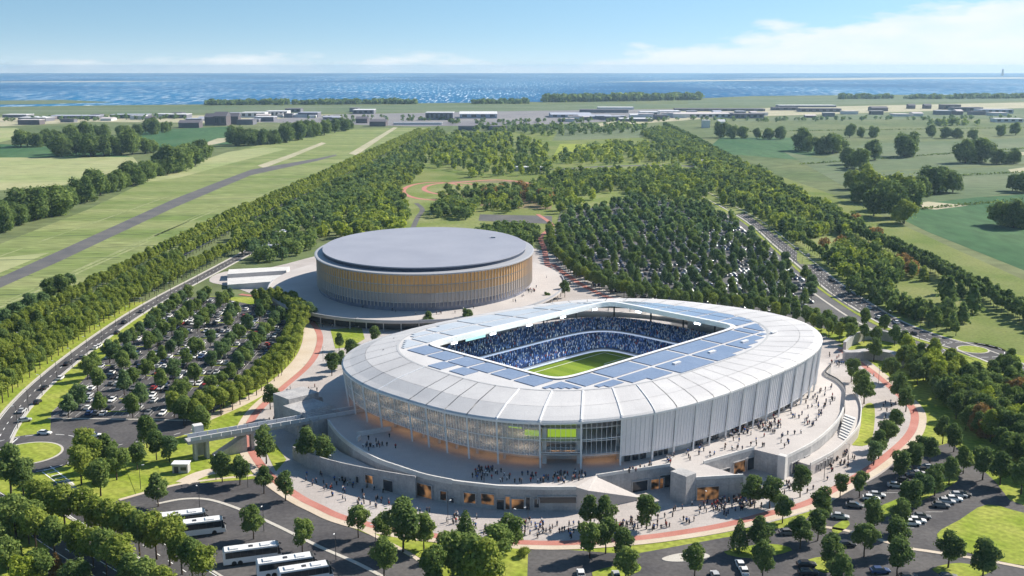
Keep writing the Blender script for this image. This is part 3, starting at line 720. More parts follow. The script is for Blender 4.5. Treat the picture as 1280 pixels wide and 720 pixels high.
# facade: columns, mesh screens, rails, ground-floor glazing
ZD = 8.0
for i in range(NB):
    p0, p1 = bays[i], bays[(i+1) % NB]
    if p1 < p0: p1 += 2*math.pi
    deg = math.degrees(p0); deg = (deg+180) % 360 - 180
    mb = MB(); w = 0.6
    mb.beam(ring(p0, -0.1, ZD-0.1), ring(p0, 1.55, eave_z(p0)-0.2), w, w)
    mb.build('column', 'column_white', facade)
    dense = -136 < deg < 30
    zb = ZD + (3.4 if dense else 4.6)
    if -150 < deg < -146: zb = ZD + 6.0
    K = 3; V = []
    for k in range(K+1):
        ph = p0+0.004+(p1-p0-0.008)*k/K
        V += [ring(ph, -0.25, zb), ring(ph, 1.25, eave_z(ph)-0.6)]
    sc = MB(); sc.add(V, [(2*k,2*k+2,2*k+3,2*k+1) for k in range(K)])
    if not (-149 < deg < -139) and not (12 < deg < 80): sc.build('mesh_screen', 'screen_dense' if dense else 'screen_open', facade)
    nr = 3 if not dense else 2
    for r in range(nr):
        f = r/(nr-1) if nr > 1 else 0
        rl = MB()
        if dense and r == 1: continue
        pts = []
        for k in range(3):
            ph = p0+(p1-p0)*k/2; z = zb+(eave_z(ph)-0.8-zb)*f; pts.append(ring(ph, -0.25+1.5*f, z))
        for a, b_ in zip(pts[:-1], pts[1:]): rl.beam(a, b_, 0.2, 0.2)
        rl.build('rail', 'column_white', facade)
    if not (12 < deg < 80):
        nm_ = 7 if dense else 8; mu = MB()
        for q in range(1, nm_):
            ph = p0+(p1-p0)*q/nm_; mu.beam(ring(ph,-0.18,zb), ring(ph,1.32,eave_z(ph)-0.6), 0.10 if dense else 0.14, 0.12)
        tag(mu.build('mullions', 'screen_line' if dense else 'column_white', facade), kind='stuff')
    # glazed ground floor behind the columns
    lit = deg < -128 or deg > 140
    V = []
    for k in range(3):
        ph = p0+(p1-p0)*k/2; V += [ring(ph, -3.0 if dense else -9.0, ZD), ring(ph, -3.0 if dense else -9.0, zb+0.3)]
    g = MB(); g.add(V, [(0,2,3,1),(2,4,5,3)]); g.build('ground_floor_wall', 'inner_wall', facade)
    if dense and i % 3 != 2 and deg < -20:
        dphi = (p1-p0)
        for q in (0.16, 0.42, 0.68):
            a, b_ = p0+dphi*q, p0+dphi*(q+0.19); d_ = MB()
            P = [ring(a,-2.6,ZD+0.05), ring(b_,-2.6,ZD+0.05), ring(b_,-2.95,ZD+0.05), ring(a,-2.95,ZD+0.05)]
            d_.prism([p[:2] for p in P], ZD+0.05, ZD+2.7); d_.build('door', 'dark_glass', facade)
    if lit:
        c_ = MB(); a, b_ = p0+(p1-p0)*0.12, p0+(p1-p0)*0.88
        P = [ring(a,-3.0,0), ring(b_,-3.0,0), ring(b_,-8.6,0), ring(a,-8.6,0)]
        c_.prism([p[:2] for p in P], zb-0.25, zb-0.1); c_.build('ceiling_panel', 'slab', facade)
        for q in (0.3, 0.7):
            a, b_ = p0+(p1-p0)*(q-.13), p0+(p1-p0)*(q+.13); P = [ring(a,-4.6,0), ring(b_,-4.6,0), ring(b_,-6.4,0), ring(a,-6.4,0)]
            c_ = MB(); c_.prism([p[:2] for p in P], zb-0.35, zb-0.26); c_.build('ceiling_light', 'warm_light', facade)
        if deg > 150 or deg < -150:
            a, b_ = p0+(p1-p0)*.3, p0+(p1-p0)*.7; P = [ring(a,-6.0,0), ring(b_,-6.0,0), ring(b_,-7.4,0), ring(a,-7.4,0)]
            for zl in (17.25, 22.05): c_ = MB(); c_.prism([p[:2] for p in P], zl-0.1, zl+0.1); c_.build('ceiling_light', 'room_light', facade)
# concourse slabs and inner wall behind the screens
def slab_ring(name, o0, o1, z0, z1, m, par):
    V = []; n = 150
    for k in range(n):
        ph = 2*math.pi*k/n; V += [ring(ph,o0,z0), ring(ph,o0,z1), ring(ph,o1,z1), ring(ph,o1,z0)]
    mb = MB(); mb.add(V, [(4*k+j, 4*((k+1)%n)+j, 4*((k+1)%n)+(j+1)%4, 4*k+(j+1)%4) for k in range(n) for j in range(4)])
    return mb.build(name, m, par)
slab_ring('floor_slab', -1.0, -13.0, 12.6, 13.0, 'slab', facade)
slab_ring('floor_slab', -1.5, -13.0, 17.4, 17.8, 'slab', facade)
slab_ring('floor_slab', -2.0, -12.0, 22.2, 22.6, 'slab', facade)
V = []
def gapless(phi): return True
parts_ = [MB(), MB()]; n = 150
for k in range(n):
    a, b_ = 2*math.pi*k/n, 2*math.pi*(k+1)/n; dm = (math.degrees((a+b_)/2)+180) % 360 - 180
    if -148 < dm < -140 or 8 < dm < 85: continue                      # open corner: the bowl shows through
    parts_[0 if -142 < dm < 40 else 1].add([ring(a,-13,13), ring(b_,-13,13), ring(b_,-13,24), ring(a,-13,24)], [(0,1,2,3)])
for q in parts_: q.build('concourse_wall', 'inner_wall', facade)
for i in range(NB):
    p0, p1 = bays[i], bays[(i+1) % NB]
    if p1 < p0: p1 += 2*math.pi
    deg = (math.degrees(p0)+180) % 360 - 180
    if not (deg < -128 or deg > 150): continue
    for zf in (13.2, 18.0):
        for q in (0.12, 0.55):
            a, b_ = p0+(p1-p0)*q, p0+(p1-p0)*(q+0.3)
            if -150 < deg < -139: continue
            d_ = MB(); P = [ring(a,-12.6,0), ring(b_,-12.6,0), ring(b_,-12.95,0), ring(a,-12.95,0)]
            d_.prism([p[:2] for p in P], zf+0.6, zf+3.4); d_.build('window', 'dark_glass', facade)
    c_ = MB(); c_.beam(ring(p0,-6,ZD), ring(p0,-6,26.5), 1.0, 1.0); c_.build('inner_column', 'slab', facade)
# added glowing lime-green panels: the lit green view inside the front corner
for (d0, d1, z0, z1, off) in ((-147.0,-141.2,17.9,24.2,-5.5), (-155.0,-152.3,20.5,23.6,-5.0), (-151.6,-148.6,18.2,20.2,-5.0)):
    a, b_ = math.radians(d0), math.radians(d1); P = [ring(a,off,0), ring(b_,off,0), ring(b_,off-0.3,0), ring(a,off-0.3,0)]
    g = MB(); g.prism([p[:2] for p in P], z0, z1); g.build('green_view_panel', 'green_view_glow', facade)
for d0 in (-147.6,-140.6):
    c_ = MB(); a = math.radians(d0); c_.beam(ring(a,-5,ZD), ring(a,-5,25), 1.6, 1.6); c_.build('portal_pier', 'concrete_white', facade)
c_ = MB(); c_.beam(ring(math.radians(-147.4),-5.2,13.2), ring(math.radians(-140.8),-5.2,13.2), 1.2, 1.8); c_.build('portal_beam', 'concrete_white', facade)

# bowl: pitch, two tiers, LED ribbons, crowd
ZP = 6.0
bowl = link('seating_bowl', None, stadium)
pit = MB(); pit.prism([W(-57,-38.5),W(57,-38.5),W(57,38.5),W(-57,38.5)], ZP-0.6, ZP); pitch = pit.build('pitch', 'pitch_a', stadium)
for k in range(0, 18, 2):
    u0 = -52.5+105/18*k; sheet('mown_stripe', [W(u0,-34),W(u0+105/18,-34),W(u0+105/18,34),W(u0,34)], ZP+0.01, 'pitch_b', pitch)
ln = MB()
def pline(u0,v0,u1,v1,w=0.2):
    a, b_ = W(u0,v0), W(u1,v1); L = math.dist(a,b_); nx, ny = -(b_[1]-a[1])/L*w, (b_[0]-a[0])/L*w
    ln.add([(a[0]-nx,a[1]-ny,ZP+0.02),(b_[0]-nx,b_[1]-ny,ZP+0.02),(b_[0]+nx,b_[1]+ny,ZP+0.02),(a[0]+nx,a[1]+ny,ZP+0.02)], [(0,1,2,3)])
for q in ((-52.5,-34,52.5,-34),(-52.5,34,52.5,34),(-52.5,-34,-52.5,34),(52.5,-34,52.5,34),(0,-34,0,34)): pline(*q)
for s in (-1,1):
    for q in ((52.5,-20.2,36,-20.2),(36,-20.2,36,20.2),(36,20.2,52.5,20.2),(52.5,-9.2,47,-9.2),(47,-9.2,47,9.2),(47,9.2,52.5,9.2)): pline(s*q[0],q[1],s*q[2],q[3])
for k in range(24): 
    a, b_ = 2*math.pi*k/24, 2*math.pi*(k+1)/24; pline(9.15*math.cos(a),9.15*math.sin(a),9.15*math.cos(b_),9.15*math.sin(b_))
ln.build('line_marking', 'paint', pitch)
def bl(phi, a, b_, n): return sup(phi, 0, n, a, b_)
def tier(name, a0, b0, n0, z0, a1, b1, n1, z1, rows, m):
    V = []; n = 144; F_ = []
    for r in range(rows):
        f0, f1 = r/rows, (r+1)/rows
        for k in range(n):
            ph = 2*math.pi*k/n
            for f, zz in ((f0, z0+(z1-z0)*f1), (f1, z0+(z1-z0)*f1)):
                V.append((*W(*bl(ph, a0+(a1-a0)*f, b0+(b1-b0)*f, n0+(n1-n0)*f)), zz))
    for r in range(rows):
        for k in range(n):
            i0 = r*2*n+2*k; i1 = r*2*n+2*((k+1)%n); F_.append((i0,i1,i1+1,i0+1))
            if r+1 < rows: F_.append((i0+1,i1+1,i1+2*n,i0+2*n))
    mb = MB(); mb.add(V, F_); return mb.build(name, m, bowl)
T1 = (58.5,40,10,7.2, 72,54,6,12.0); T2 = (71,53,6,13.9, 85,67,3.8,17.2)
tier('lower_stand', *T1, 14, 'stand'); tier('upper_stand', *T2, 16, 'stand')
def wall_loop(name, a, b_, nn, z0, z1, m, par, thick=0.35):
    V = []; n = 160
    for k in range(n):
        ph = 2*math.pi*k/n; p = W(*bl(ph,a,b_,nn)); q = W(*bl(ph,a+thick,b_+thick,nn)); V += [(*p,z0),(*p,z1),(*q,z1),(*q,z0)]
    mb = MB(); mb.add(V, [(4*k+j,4*((k+1)%n)+j,4*((k+1)%n)+(j+1)%4,4*k+(j+1)%4) for k in range(n) for j in range(4)]); return mb.build(name, m, par)
wall_loop('pitch_wall', 58.0,39.5,10,ZP,7.3,'stand_pale',bowl)
wall_loop('led_ribbon', 57.6,39.1,10,ZP+0.1,ZP+0.7,'led',bowl,0.2)
wall_loop('tier_front', 70.6,52.6,6,12.6,13.9,'stand_pale',bowl)
wall_loop('led_ribbon', 70.1,52.1,6,12.9,13.5,'led',bowl,0.3)
wall_loop('stand_back_wall', 85.2,67.2,3.8,13.0,17.8,'stand_pale',bowl)
for k in range(28):
    ph = 2*math.pi*(k+0.5)/28; c_ = MB(); a = W(*bl(ph,86.6,68.6,3.6)); c_.beam((*a,8),(*a,zring(ph)-1.0),0.8,0.8); c_.build('roof_prop', 'dark_metal', bowl)
# crowd: one small seated figure (legs, body, head) per seat, thousands of them
cv, cq, cm = [], [], []
def crowd_tier(T, rows, dens):
    a0,b0,n0,z0,a1,b1,n1,z1 = T
    for r in range(rows):
        f = (r+0.5)/rows; a, b_, nn = a0+(a1-a0)*f, b0+(b1-b0)*f, n0+(n1-n0)*f
        z = z0+(z1-z0)*(r+1)/rows; per = 4*(a+b_)*0.86; cnt = int(per/0.95)
        ph = 0.0
        for k in range(cnt):
            # walk evenly along the loop by equal arc length on the bounding rectangle
            s_ = per*k/cnt
            t = 8*(k+R.uniform(-.2,.2))/cnt
            sidx = int(t); fr = t-sidx
            sq = [(1,fr),(1-fr,1),(-fr,1),(-1,1-fr),(-1,-fr),(-1+fr,-1),(fr,-1),(1,-1+fr)][sidx % 8]
            phi = math.atan2(sq[1]*b_, sq[0]*a)
            if R.random() > dens: continue
            u, v = bl(phi, a, b_, nn); d_ = math.degrees(phi)
            # the near sides are hidden by the roof from anywhere up here: thin them
            if (v < -45 or u < -66) and R.random() > 0.25: continue
            if abs(((d_ % 15)-7.5)) < 0.25: continue          # aisles
            x, y = W(u, v); h = R.uniform(1.0,1.35); w = 0.27; o = len(cv)
            cv.extend([(x-w,y-w,z),(x+w,y-w,z),(x+w,y+w,z),(x-w,y+w,z),(x-w*.9,y-w*.9,z+h*.72),(x+w*.9,y-w*.9,z+h*.72),(x+w*.9,y+w*.9,z+h*.72),(x-w*.9,y+w*.9,z+h*.72),(x-.1,y-.1,z+h),(x+.1,y-.1,z+h),(x+.1,y+.1,z+h),(x-.1,y+.1,z+h)])
            cq.extend([(o,o+1,o+5,o+4),(o+1,o+2,o+6,o+5),(o+2,o+3,o+7,o+6),(o+3,o,o+4,o+7),(o+4,o+5,o+9,o+8),(o+5,o+6,o+10,o+9),(o+6,o+7,o+11,o+10),(o+7,o+4,o+8,o+11),(o+8,o+9,o+10,o+11)])
crowd_tier(T1, 14, 0.9); crowd_tier(T2, 16, 0.88)
m = mat('crowd', (0.1,0.1,0.2), 0.85)
nt = m.node_tree; b = nt.nodes['Principled BSDF']; geo = nt.nodes.new('ShaderNodeNewGeometry'); cr = nt.nodes.new('ShaderNodeValToRGB'); cr.color_ramp.interpolation = 'CONSTANT'
cr.color_ramp.elements[0].color = (0.06,0.11,0.28,1); cr.color_ramp.elements[1].position = 0.34; cr.color_ramp.elements[1].color = (0.10,0.21,0.54,1)
for p, c in ((0.48,(0.18,0.33,0.70,1)),(0.64,(0.50,0.62,0.86,1)),(0.77,(0.86,0.88,0.93,1)),(0.93,(0.05,0.05,0.07,1)),(0.97,(0.40,0.12,0.14,1))):
    e = cr.color_ramp.elements.new(p); e.color = c
nt.links.new(geo.outputs['Random Per Island'], cr.inputs[0]); nt.links.new(cr.outputs[0], b.inputs['Base Color'])
tag(link('crowd', np_mesh('crowd', np.array(cv), np.array(cq), 'crowd'), bowl), kind='stuff')
# scoreboard hung under the far-left roof edge, flags in the stands
sb = MB(); sb.box(-7,7,-0.4,0.4,0,4.2); o = sb.build('scoreboard', 'dark_metal', stadium); o.location = (*W(-12, 62), 19.5); o.rotation_euler[2] = TH
s2 = MB(); s2.box(-6.6,6.6,-0.5,-0.42,0.3,3.9); s2.build('screen', 'score_screen', o)

# ================================================================== PODIUM
DECK = [(-116.8,37.4),(-123,22),(-127,7.6),(-129.5,-10.3),(-128.8,-22.2),(-127.4,-35),(-124,-46),(-119.0,-55.6),(-115.5,-61.5),(-111.0,-66.8),(-105,-73.5),(-97.9,-80.4),
        (-84.7,-78.1),(-57.4,-90.1),(-61.6,-104.3),(-47.5,-114.5),(-46.8,-97.3),(-20.8,-102.0),(-19.3,-115.5),(-2,-115),(14,-112.5),(32,-108),(48,-102),(62,-95),(74,-88.5),(83,-80),(90,-70)]
for a in range(-32, 146, 8): DECK.append(sup(math.radians(a), 13))
DECK += [(-98,68),(-108,52)]
DW = [W(*p) for p in DECK]
podium = thing('stadium_podium', "raised pale concrete podium terrace wrapped round the white stadium", 'podium')
from mathutils.geometry import tessellate_polygon
HOLE = [W(*sup(2*math.pi*k/72, -13.2)) for k in range(72)]
tri = tessellate_polygon([[Vector((*p, 0)) for p in DW], [Vector((*p, 0)) for p in HOLE]])
ALLP = DW + HOLE; d_ = MB()
for t in tri:
    a, b_, c_ = (ALLP[i] for i in t); cr_ = (b_[0]-a[0])*(c_[1]-a[1])-(b_[1]-a[1])*(c_[0]-a[0])
    q = (a, b_, c_) if cr_ > 0 else (c_, b_, a); d_.add([(*p, 8.0) for p in q], [(0,1,2)], 0)
d_.build('terrace_deck', 'deck', podium)
d_ = MB(); nD = len(DW)
d_.add([(*p, 0.0) for p in DW]+[(*p, 8.0) for p in DW], [(i,(i+1)%nD,(i+1)%nD+nD,i+nD) for i in range(nD)]); d_.build('podium_wall', 'concrete', podium)
def parapet(pts, z0, z1, th, m='concrete_white', name='parapet', zs=None):
    A, B = pts, offset_line(pts, th); n = len(pts); mb = MB(); V = []
    for i in range(n):
        t = zs[i] if zs else z1; V += [(*A[i],z0),(*A[i],t),(*B[i],t),(*B[i],z0)]
    mb.add(V, [(4*k+j,4*k+4+j,4*k+4+(j+1)%4,4*k+(j+1)%4) for k in range(n-1) for j in range(4)] + [(0,1,2,3),(4*n-4,4*n-3,4*n-2,4*n-1)])
    return mb.build(name, m, podium)
parapet(smooth(DW[0:7], 6), 7.5, 9.3, 0.6)
parapet(smooth(DW[5:12], 6), 7.9, 9.05, 0.9)
parapet(DW[12:14], 7.9, 9.1, 0.5); parapet(DW[14:16], 7.9, 9.0, 0.6); parapet(DW[16:18], 7.9, 9.1, 0.5)
parapet(smooth(DW[18:28], 4), 7.9, 9.1, 0.5)
parapet(smooth(DW[22:28], 4), 7.95, 9.7, 0.25, 'dark_metal', 'railing')
# outer ramp corridor on the left front
RO = smooth([W(*p) for p in [(-139,30),(-139.5,16),(-138.6,3.6),(-136.5,-8.3),(-133.0,-22),(-129.8,-33.0)]], 6)
RI = smooth([W(*p) for p in [(-122.0,30),(-126.4,16),(-128.2,3.6),(-130,-8.3),(-129.5,-22),(-128.6,-30)]], 6)
n = min(len(RO), len(RI)); mb = MB()
V = [(*RO[i], 3.2+3.6*i/(n-1)) for i in range(n)] + [(*RI[i], 3.2+3.6*i/(n-1)) for i in range(n)]
mb.add(V, [(i,i+1,n+i+1,n+i) for i in range(n-1)]); mb.build('ramp_floor', 'deck', podium)
parapet(RO, 0.0, 8.2, 0.55, 'concrete', 'ramp_wall', zs=[5.6+2.9*i/(len(RO)-1) for i in range(len(RO))])
# raised stair blocks on the left terrace
for (u0,u1,v0,v1,z1) in ((-122,-107,49,62,11.0),(-119,-104,62,74,13.0)):
    b_ = MB(); b_.prism([W(u0,v0),W(u1,v0),W(u1,v1),W(u0,v1)], 0, z1); b_.build('terrace_block', 'concrete', podium)
for k in range(7):
    b_ = MB(); b_.prism([W(-121+k*0.1,42+k*1.0),W(-106,42+k*1.0),W(-106,43+k*1.0),W(-121,43+k*1.0)], 0, 8.4+0.4*k); b_.build('stair_step', 'concrete', podium)
for (p, q) in (((-118,16),(-104.5,12)), ((-122,11),(-119,13))):
    b_ = MB(); a, c2 = W(*p), W(*q); b_.beam((*a,8.9),(*c2,8.9),0.6,1.9); b_.build('terrace_wall', 'concrete_white', podium)
# wedge that dives from the terrace to the forecourt
tip = G(797, 623, 1.0); wa, wb = W(-97.9,-80.4), W(-84.7,-78.1)
wq = G(735, 617, 6.5)
b_ = MB(); b_.prism([wa, wq, tip, (tip[0]+0.8, tip[1]+1.2), (wb[0]+0.6, wb[1]-0.4), wb], 0.0, [8.9, 7.6, 1.4, 1.4, 8.2, 8.9]); b_.build('wedge_ramp', 'deck', podium)
b_ = MB(); b_.prism([W(-61.6,-104.3),W(-61.0,-97.5),W(-66.5,-97.0),W(-67.0,-104.0)], 0, 10.6); b_.build('gate_tower', 'concrete', podium)
b_ = MB(); b_.prism([W(-47.5,-114.5),W(-47.3,-112),W(-40,-119.5),W(-39.6,-121.5)], 0, [8.9,8.9,1.0,1.0]); b_.build('wedge_ramp', 'concrete_white', podium)
b_ = MB(); b_.prism([W(-19.3,-115.5),W(-19.6,-112.5),W(-22.0,-112.8),W(-21.8,-115.9)], 0, 9.0); b_.build('corner_pier', 'concrete_white', podium)
# lower outer terrace and stair on the right
LO = [W(*p) for p in [(-12,-121),(6,-120.5),(22,-117.5),(40,-113),(56,-106),(70,-98.5),(82,-90)]]
LI = [W(*p) for p in [(-12,-115.3),(6,-114.2),(22,-111),(40,-105.5),(56,-98.5),(70,-91),(80,-83)]]
b_ = MB(); b_.prism(LO + LI[::-1], 0, 4.4); b_.build('lower_terrace', 'deck', podium)
parapet(smooth(LO, 4), 4.3, 5.5, 0.4)
for k in range(9):
    p = [W(22+k*2.2,-117+k*0.7), W(24.2+k*2.2,-116.3+k*0.7), W(26+k*2.2,-112+k*0.9), W(24+k*2.2,-112.6+k*0.9)]
    b_ = MB(); b_.prism(p, 4.3, 4.75+0.38*k); b_.build('stair_step', 'concrete_white', podium)
# openings in the podium wall: recessed frames with dark or lit rooms behind
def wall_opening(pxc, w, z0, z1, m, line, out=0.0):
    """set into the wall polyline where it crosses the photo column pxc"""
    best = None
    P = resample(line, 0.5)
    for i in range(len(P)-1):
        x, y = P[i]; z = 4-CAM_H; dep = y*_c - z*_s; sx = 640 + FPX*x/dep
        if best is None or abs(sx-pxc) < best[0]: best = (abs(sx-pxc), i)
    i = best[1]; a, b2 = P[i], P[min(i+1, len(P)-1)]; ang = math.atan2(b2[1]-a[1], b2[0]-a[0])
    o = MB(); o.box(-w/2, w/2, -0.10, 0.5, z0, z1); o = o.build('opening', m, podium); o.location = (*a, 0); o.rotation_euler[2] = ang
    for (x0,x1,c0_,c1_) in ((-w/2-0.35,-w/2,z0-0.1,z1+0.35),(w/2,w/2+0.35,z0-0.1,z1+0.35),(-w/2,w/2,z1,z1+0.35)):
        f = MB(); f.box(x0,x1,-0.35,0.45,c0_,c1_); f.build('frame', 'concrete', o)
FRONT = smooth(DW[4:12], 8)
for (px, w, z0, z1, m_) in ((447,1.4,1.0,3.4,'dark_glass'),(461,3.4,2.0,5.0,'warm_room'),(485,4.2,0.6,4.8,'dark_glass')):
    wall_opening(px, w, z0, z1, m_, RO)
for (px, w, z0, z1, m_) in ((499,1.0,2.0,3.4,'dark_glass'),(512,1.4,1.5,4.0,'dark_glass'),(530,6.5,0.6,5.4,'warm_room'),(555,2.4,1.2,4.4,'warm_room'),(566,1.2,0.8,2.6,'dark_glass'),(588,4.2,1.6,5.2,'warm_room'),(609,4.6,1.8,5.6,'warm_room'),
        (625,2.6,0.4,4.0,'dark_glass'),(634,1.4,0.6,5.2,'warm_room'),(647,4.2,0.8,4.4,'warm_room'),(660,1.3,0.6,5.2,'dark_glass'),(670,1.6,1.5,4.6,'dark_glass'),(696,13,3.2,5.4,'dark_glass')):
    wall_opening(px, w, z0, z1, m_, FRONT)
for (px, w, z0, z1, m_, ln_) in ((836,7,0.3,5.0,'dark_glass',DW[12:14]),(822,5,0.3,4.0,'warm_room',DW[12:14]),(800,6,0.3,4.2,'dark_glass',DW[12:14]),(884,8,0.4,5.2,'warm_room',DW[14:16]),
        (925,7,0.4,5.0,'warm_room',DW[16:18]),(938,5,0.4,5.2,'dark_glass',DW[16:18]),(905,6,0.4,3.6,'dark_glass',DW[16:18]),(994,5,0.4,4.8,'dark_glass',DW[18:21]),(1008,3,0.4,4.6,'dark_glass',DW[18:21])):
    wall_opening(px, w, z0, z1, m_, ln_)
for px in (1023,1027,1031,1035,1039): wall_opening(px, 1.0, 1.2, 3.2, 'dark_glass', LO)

# ---- footbridge with lift tower
fb = thing('footbridge', "long grey concrete footbridge with glass parapets reaching the stadium terrace", 'footbridge')
A_, B_ = np.array(G(236,549,8.6)), np.array(G(474,508,8.6)); dv = (B_-A_)/np.linalg.norm(B_-A_); nv = np.array([-dv[1],dv[0]]); LB = float(np.linalg.norm(B_-A_))
def fbp(t, s): p = A_+dv*t+nv*s; return (float(p[0]), float(p[1]))
b_ = MB(); b_.prism([fbp(-1,-2.6),fbp(LB,-2.6),fbp(LB,2.6),fbp(-1,2.6)], 7.2, 8.4); b_.build('deck', 'concrete', fb)
k = 0
for s in (-2.5, 2.5):
    for q in range(int(LB//4)):
        b_ = MB(); b_.prism([fbp(q*4+0.1,s-0.06),fbp(q*4+3.9,s-0.06),fbp(q*4+3.9,s+0.06),fbp(q*4+0.1,s+0.06)], 8.4, 9.75); b_.build('parapet_panel', 'glass_and_sky_sheen', fb)
    b_ = MB(); b_.prism([fbp(-1,s-0.12),fbp(LB,s-0.12),fbp(LB,s+0.12),fbp(-1,s+0.12)], 9.76, 9.9); b_.build('handrail', 'column_white', fb)
for t in (1.5, 24, 44):
    b_ = MB(); b_.prism([fbp(t,-1.4),fbp(t+1.2,-1.4),fbp(t+1.2,1.4),fbp(t,1.4)], 0, 7.2); b_.build('pier', 'concrete', fb)
b_ = MB(); b_.prism([fbp(3,2.8),fbp(6.6,2.8),fbp(6.6,6.2),fbp(3,6.2)], 0, 12.4); b_.build('lift_tower', 'concrete_white', fb)
b_ = MB(); b_.prism([fbp(9,-2.2),fbp(22,-2.2),fbp(22,2.2),fbp(9,2.2)], 0, [0.3,6.8,6.8,0.3]); b_.build('stair_flight', 'concrete', fb)
b_ = MB(); b_.prism([fbp(6,-2.0),fbp(7.2,-2.0),fbp(7.2,2.0),fbp(6,2.0)], 0, 7.2); b_.build('stair_wall', 'concrete', fb)
ks = thing('kiosk', "small white flat-roofed kiosk beside the coach station pavement", 'kiosk', (*G(227,590),0.14))
b_ = MB(); b_.box(-2.9,2.9,-1.7,1.7,0,3.4); b_.build('wall', 'concrete', ks)
b_ = MB(); b_.box(-3.2,3.2,-2.0,2.0,3.4,3.75); b_.build('roof', 'roof_grid', ks)
b_ = MB(); b_.box(-2.2,-0.6,-1.78,-1.72,0.1,2.6); b_.build('door', 'dark_metal', ks)
b_ = MB(); b_.box(0.2,2.4,-1.78,-1.72,1.1,2.4); b_.build('window', 'dark_glass', ks)
# curved retaining walls of the ramp right of the stadium
rw = thing('curved_retaining_wall', "long curved grey concrete ramp walls among trees right of the stadium", 'retaining wall')
for (pts, h, th) in (([(1057,440),(1066,432),(1080,426),(1098,425),(1122,430)], 5.5, 1.6), ([(1056,452),(1072,452),(1092,450),(1112,453),(1122,460)], 5.0, 5.0)):
    P = smooth(GP(pts), 6); Q = offset_line(P, th); b_ = MB(); b_.prism(P+Q[::-1], 0, h); b_.build('curved_wall', 'concrete', rw)

# ================================================================== ARENA
AC = (-58.5, 716.0); AX, AY = 73.0, 89.0
def ael(t, k=1.0, z=0.0, dx=0.0): return (AC[0]+dx+AX*k*math.cos(t), AC[1]+AY*k*math.sin(t), z)
arena = thing('arena', "low oval arena with grey roof and bronze finned facade behind the stadium", 'arena')
def eloop(name, segs, m, n=144, smooth_=False):
    """surface through a list of (scale, z) rings"""
    V = []; c_ = len(segs)
    for k in range(n): V += [ael(2*math.pi*k/n, s, z) for s, z in segs]
    mb = MB(); mb.add(V, [(c_*k+j, c_*((k+1)%n)+j, c_*((k+1)%n)+j+1, c_*k+j+1) for k in range(n) for j in range(c_-1)])
    return mb.build(name, m, arena, smooth_)
def eslab(name, k, z0, z1, m, n=144):
    mb = MB(); mb.prism([ael(2*math.pi*q/n, k)[:2] for q in range(n)], z0, z1, bottom=False); return mb.build(name, m, arena)
eloop('wall', [(0.976,6.0),(0.976,28.6)], 'arena_glass')
eloop('roof_rim', [(0.985,28.0),(1.004,28.2),(1.004,29.0),(0.995,29.2),(0.90,29.3)], 'arena_rim')
eloop('roof_upstand', [(0.925,29.2),(0.925,31.2)], 'navy')
eslab('roof_disc', 0.932, 31.2, 31.9, 'arena_roof')
for k in range(0):
    y_ = -0.8+0.2*k; x_ = math.sqrt(max(0, 1-(y_)**2))*0.925
    mb = MB(); mb.beam((AC[0]-AX*x_*0.925, AC[1]+AY*y_*0.925, 31.93), (AC[0]+AX*x_*0.925, AC[1]+AY*y_*0.925, 31.93), 0.25, 0.1); mb.build('roof_seam', 'arena_roof', arena)
for (u_, v_) in ((.62,.35),):
    mb = MB(); x_, y_ = AC[0]+AX*u_, AC[1]+AY*v_; mb.box(x_-1.6,x_+1.6,y_-1.2,y_+1.2,31.9,32.8); mb.build('roof_vent', 'arena_rim', arena)
for zf in (11.2, 16.6, 22.0): eloop('floor_band', [(0.975,zf-0.2),(0.981,zf-0.2),(0.981,zf+0.2),(0.975,zf+0.2)], 'slab')
for k in range(180):
    t = 2*math.pi*k/180
    if 0.15*math.pi < t < 0.85*math.pi and k % 2: continue
    mb = MB(); a, b2 = ael(t, 0.982, 8.6), ael(t, 0.990, 8.6)
    nx, ny = -math.sin(t)*0.09, math.cos(t)*0.09
    mb.prism([(a[0]-nx,a[1]-ny),(b2[0]-nx,b2[1]-ny),(b2[0]+nx,b2[1]+ny),(a[0]+nx,a[1]+ny)], 8.4, 28.3); mb.build('fin', 'fin', arena)
    if k % 2 == 0 or True:
        t2 = 2*math.pi*(k+1)/180; e = 0.0022; zc0 = 17.0+1.6*math.sin(k*0.31)+R.uniform(-1.6,1.6)
        for (za, zb_, mm_) in ((22.3,28.2,'bronze'), (16.9,21.7,'bronze_mid'), (11.5,16.3,'bronze_glass')):
            mb = MB(); mb.add([ael(t+e,0.983,za), ael(t2-e,0.983,za), ael(t2-e,0.983,zb_), ael(t+e,0.983,zb_)], [(0,1,2,3)]); mb.build('cladding_panel', mm_, arena)
PC, PX_, PY_ = (-64.0, 722.0), 100.0, 121.0
mb = MB(); pts = [(PC[0]+PX_*math.cos(2*math.pi*k/120), PC[1]+PY_*math.sin(2*math.pi*k/120)) for k in range(120)]
mb.prism(pts, 5.0, 6.0); mb.build('terrace', 'deck', arena)
mb = MB(); mb.prism([(PC[0]+(x-PC[0])*0.955, PC[1]+(y-PC[1])*0.955) for x, y in pts], 0.0, 5.0, bottom=False); mb.build('terrace_undercroft', 'dark_glass', arena)
for k in range(0, 120, 2):
    x, y = PC[0]+(pts[k][0]-PC[0])*0.985, PC[1]+(pts[k][1]-PC[1])*0.985
    c_ = MB(); c_.box(x-.25,x+.25,y-.25,y+.25,0,5.0); c_.build('terrace_post', 'slab', arena)
mb = MB(); n = 60
V = []
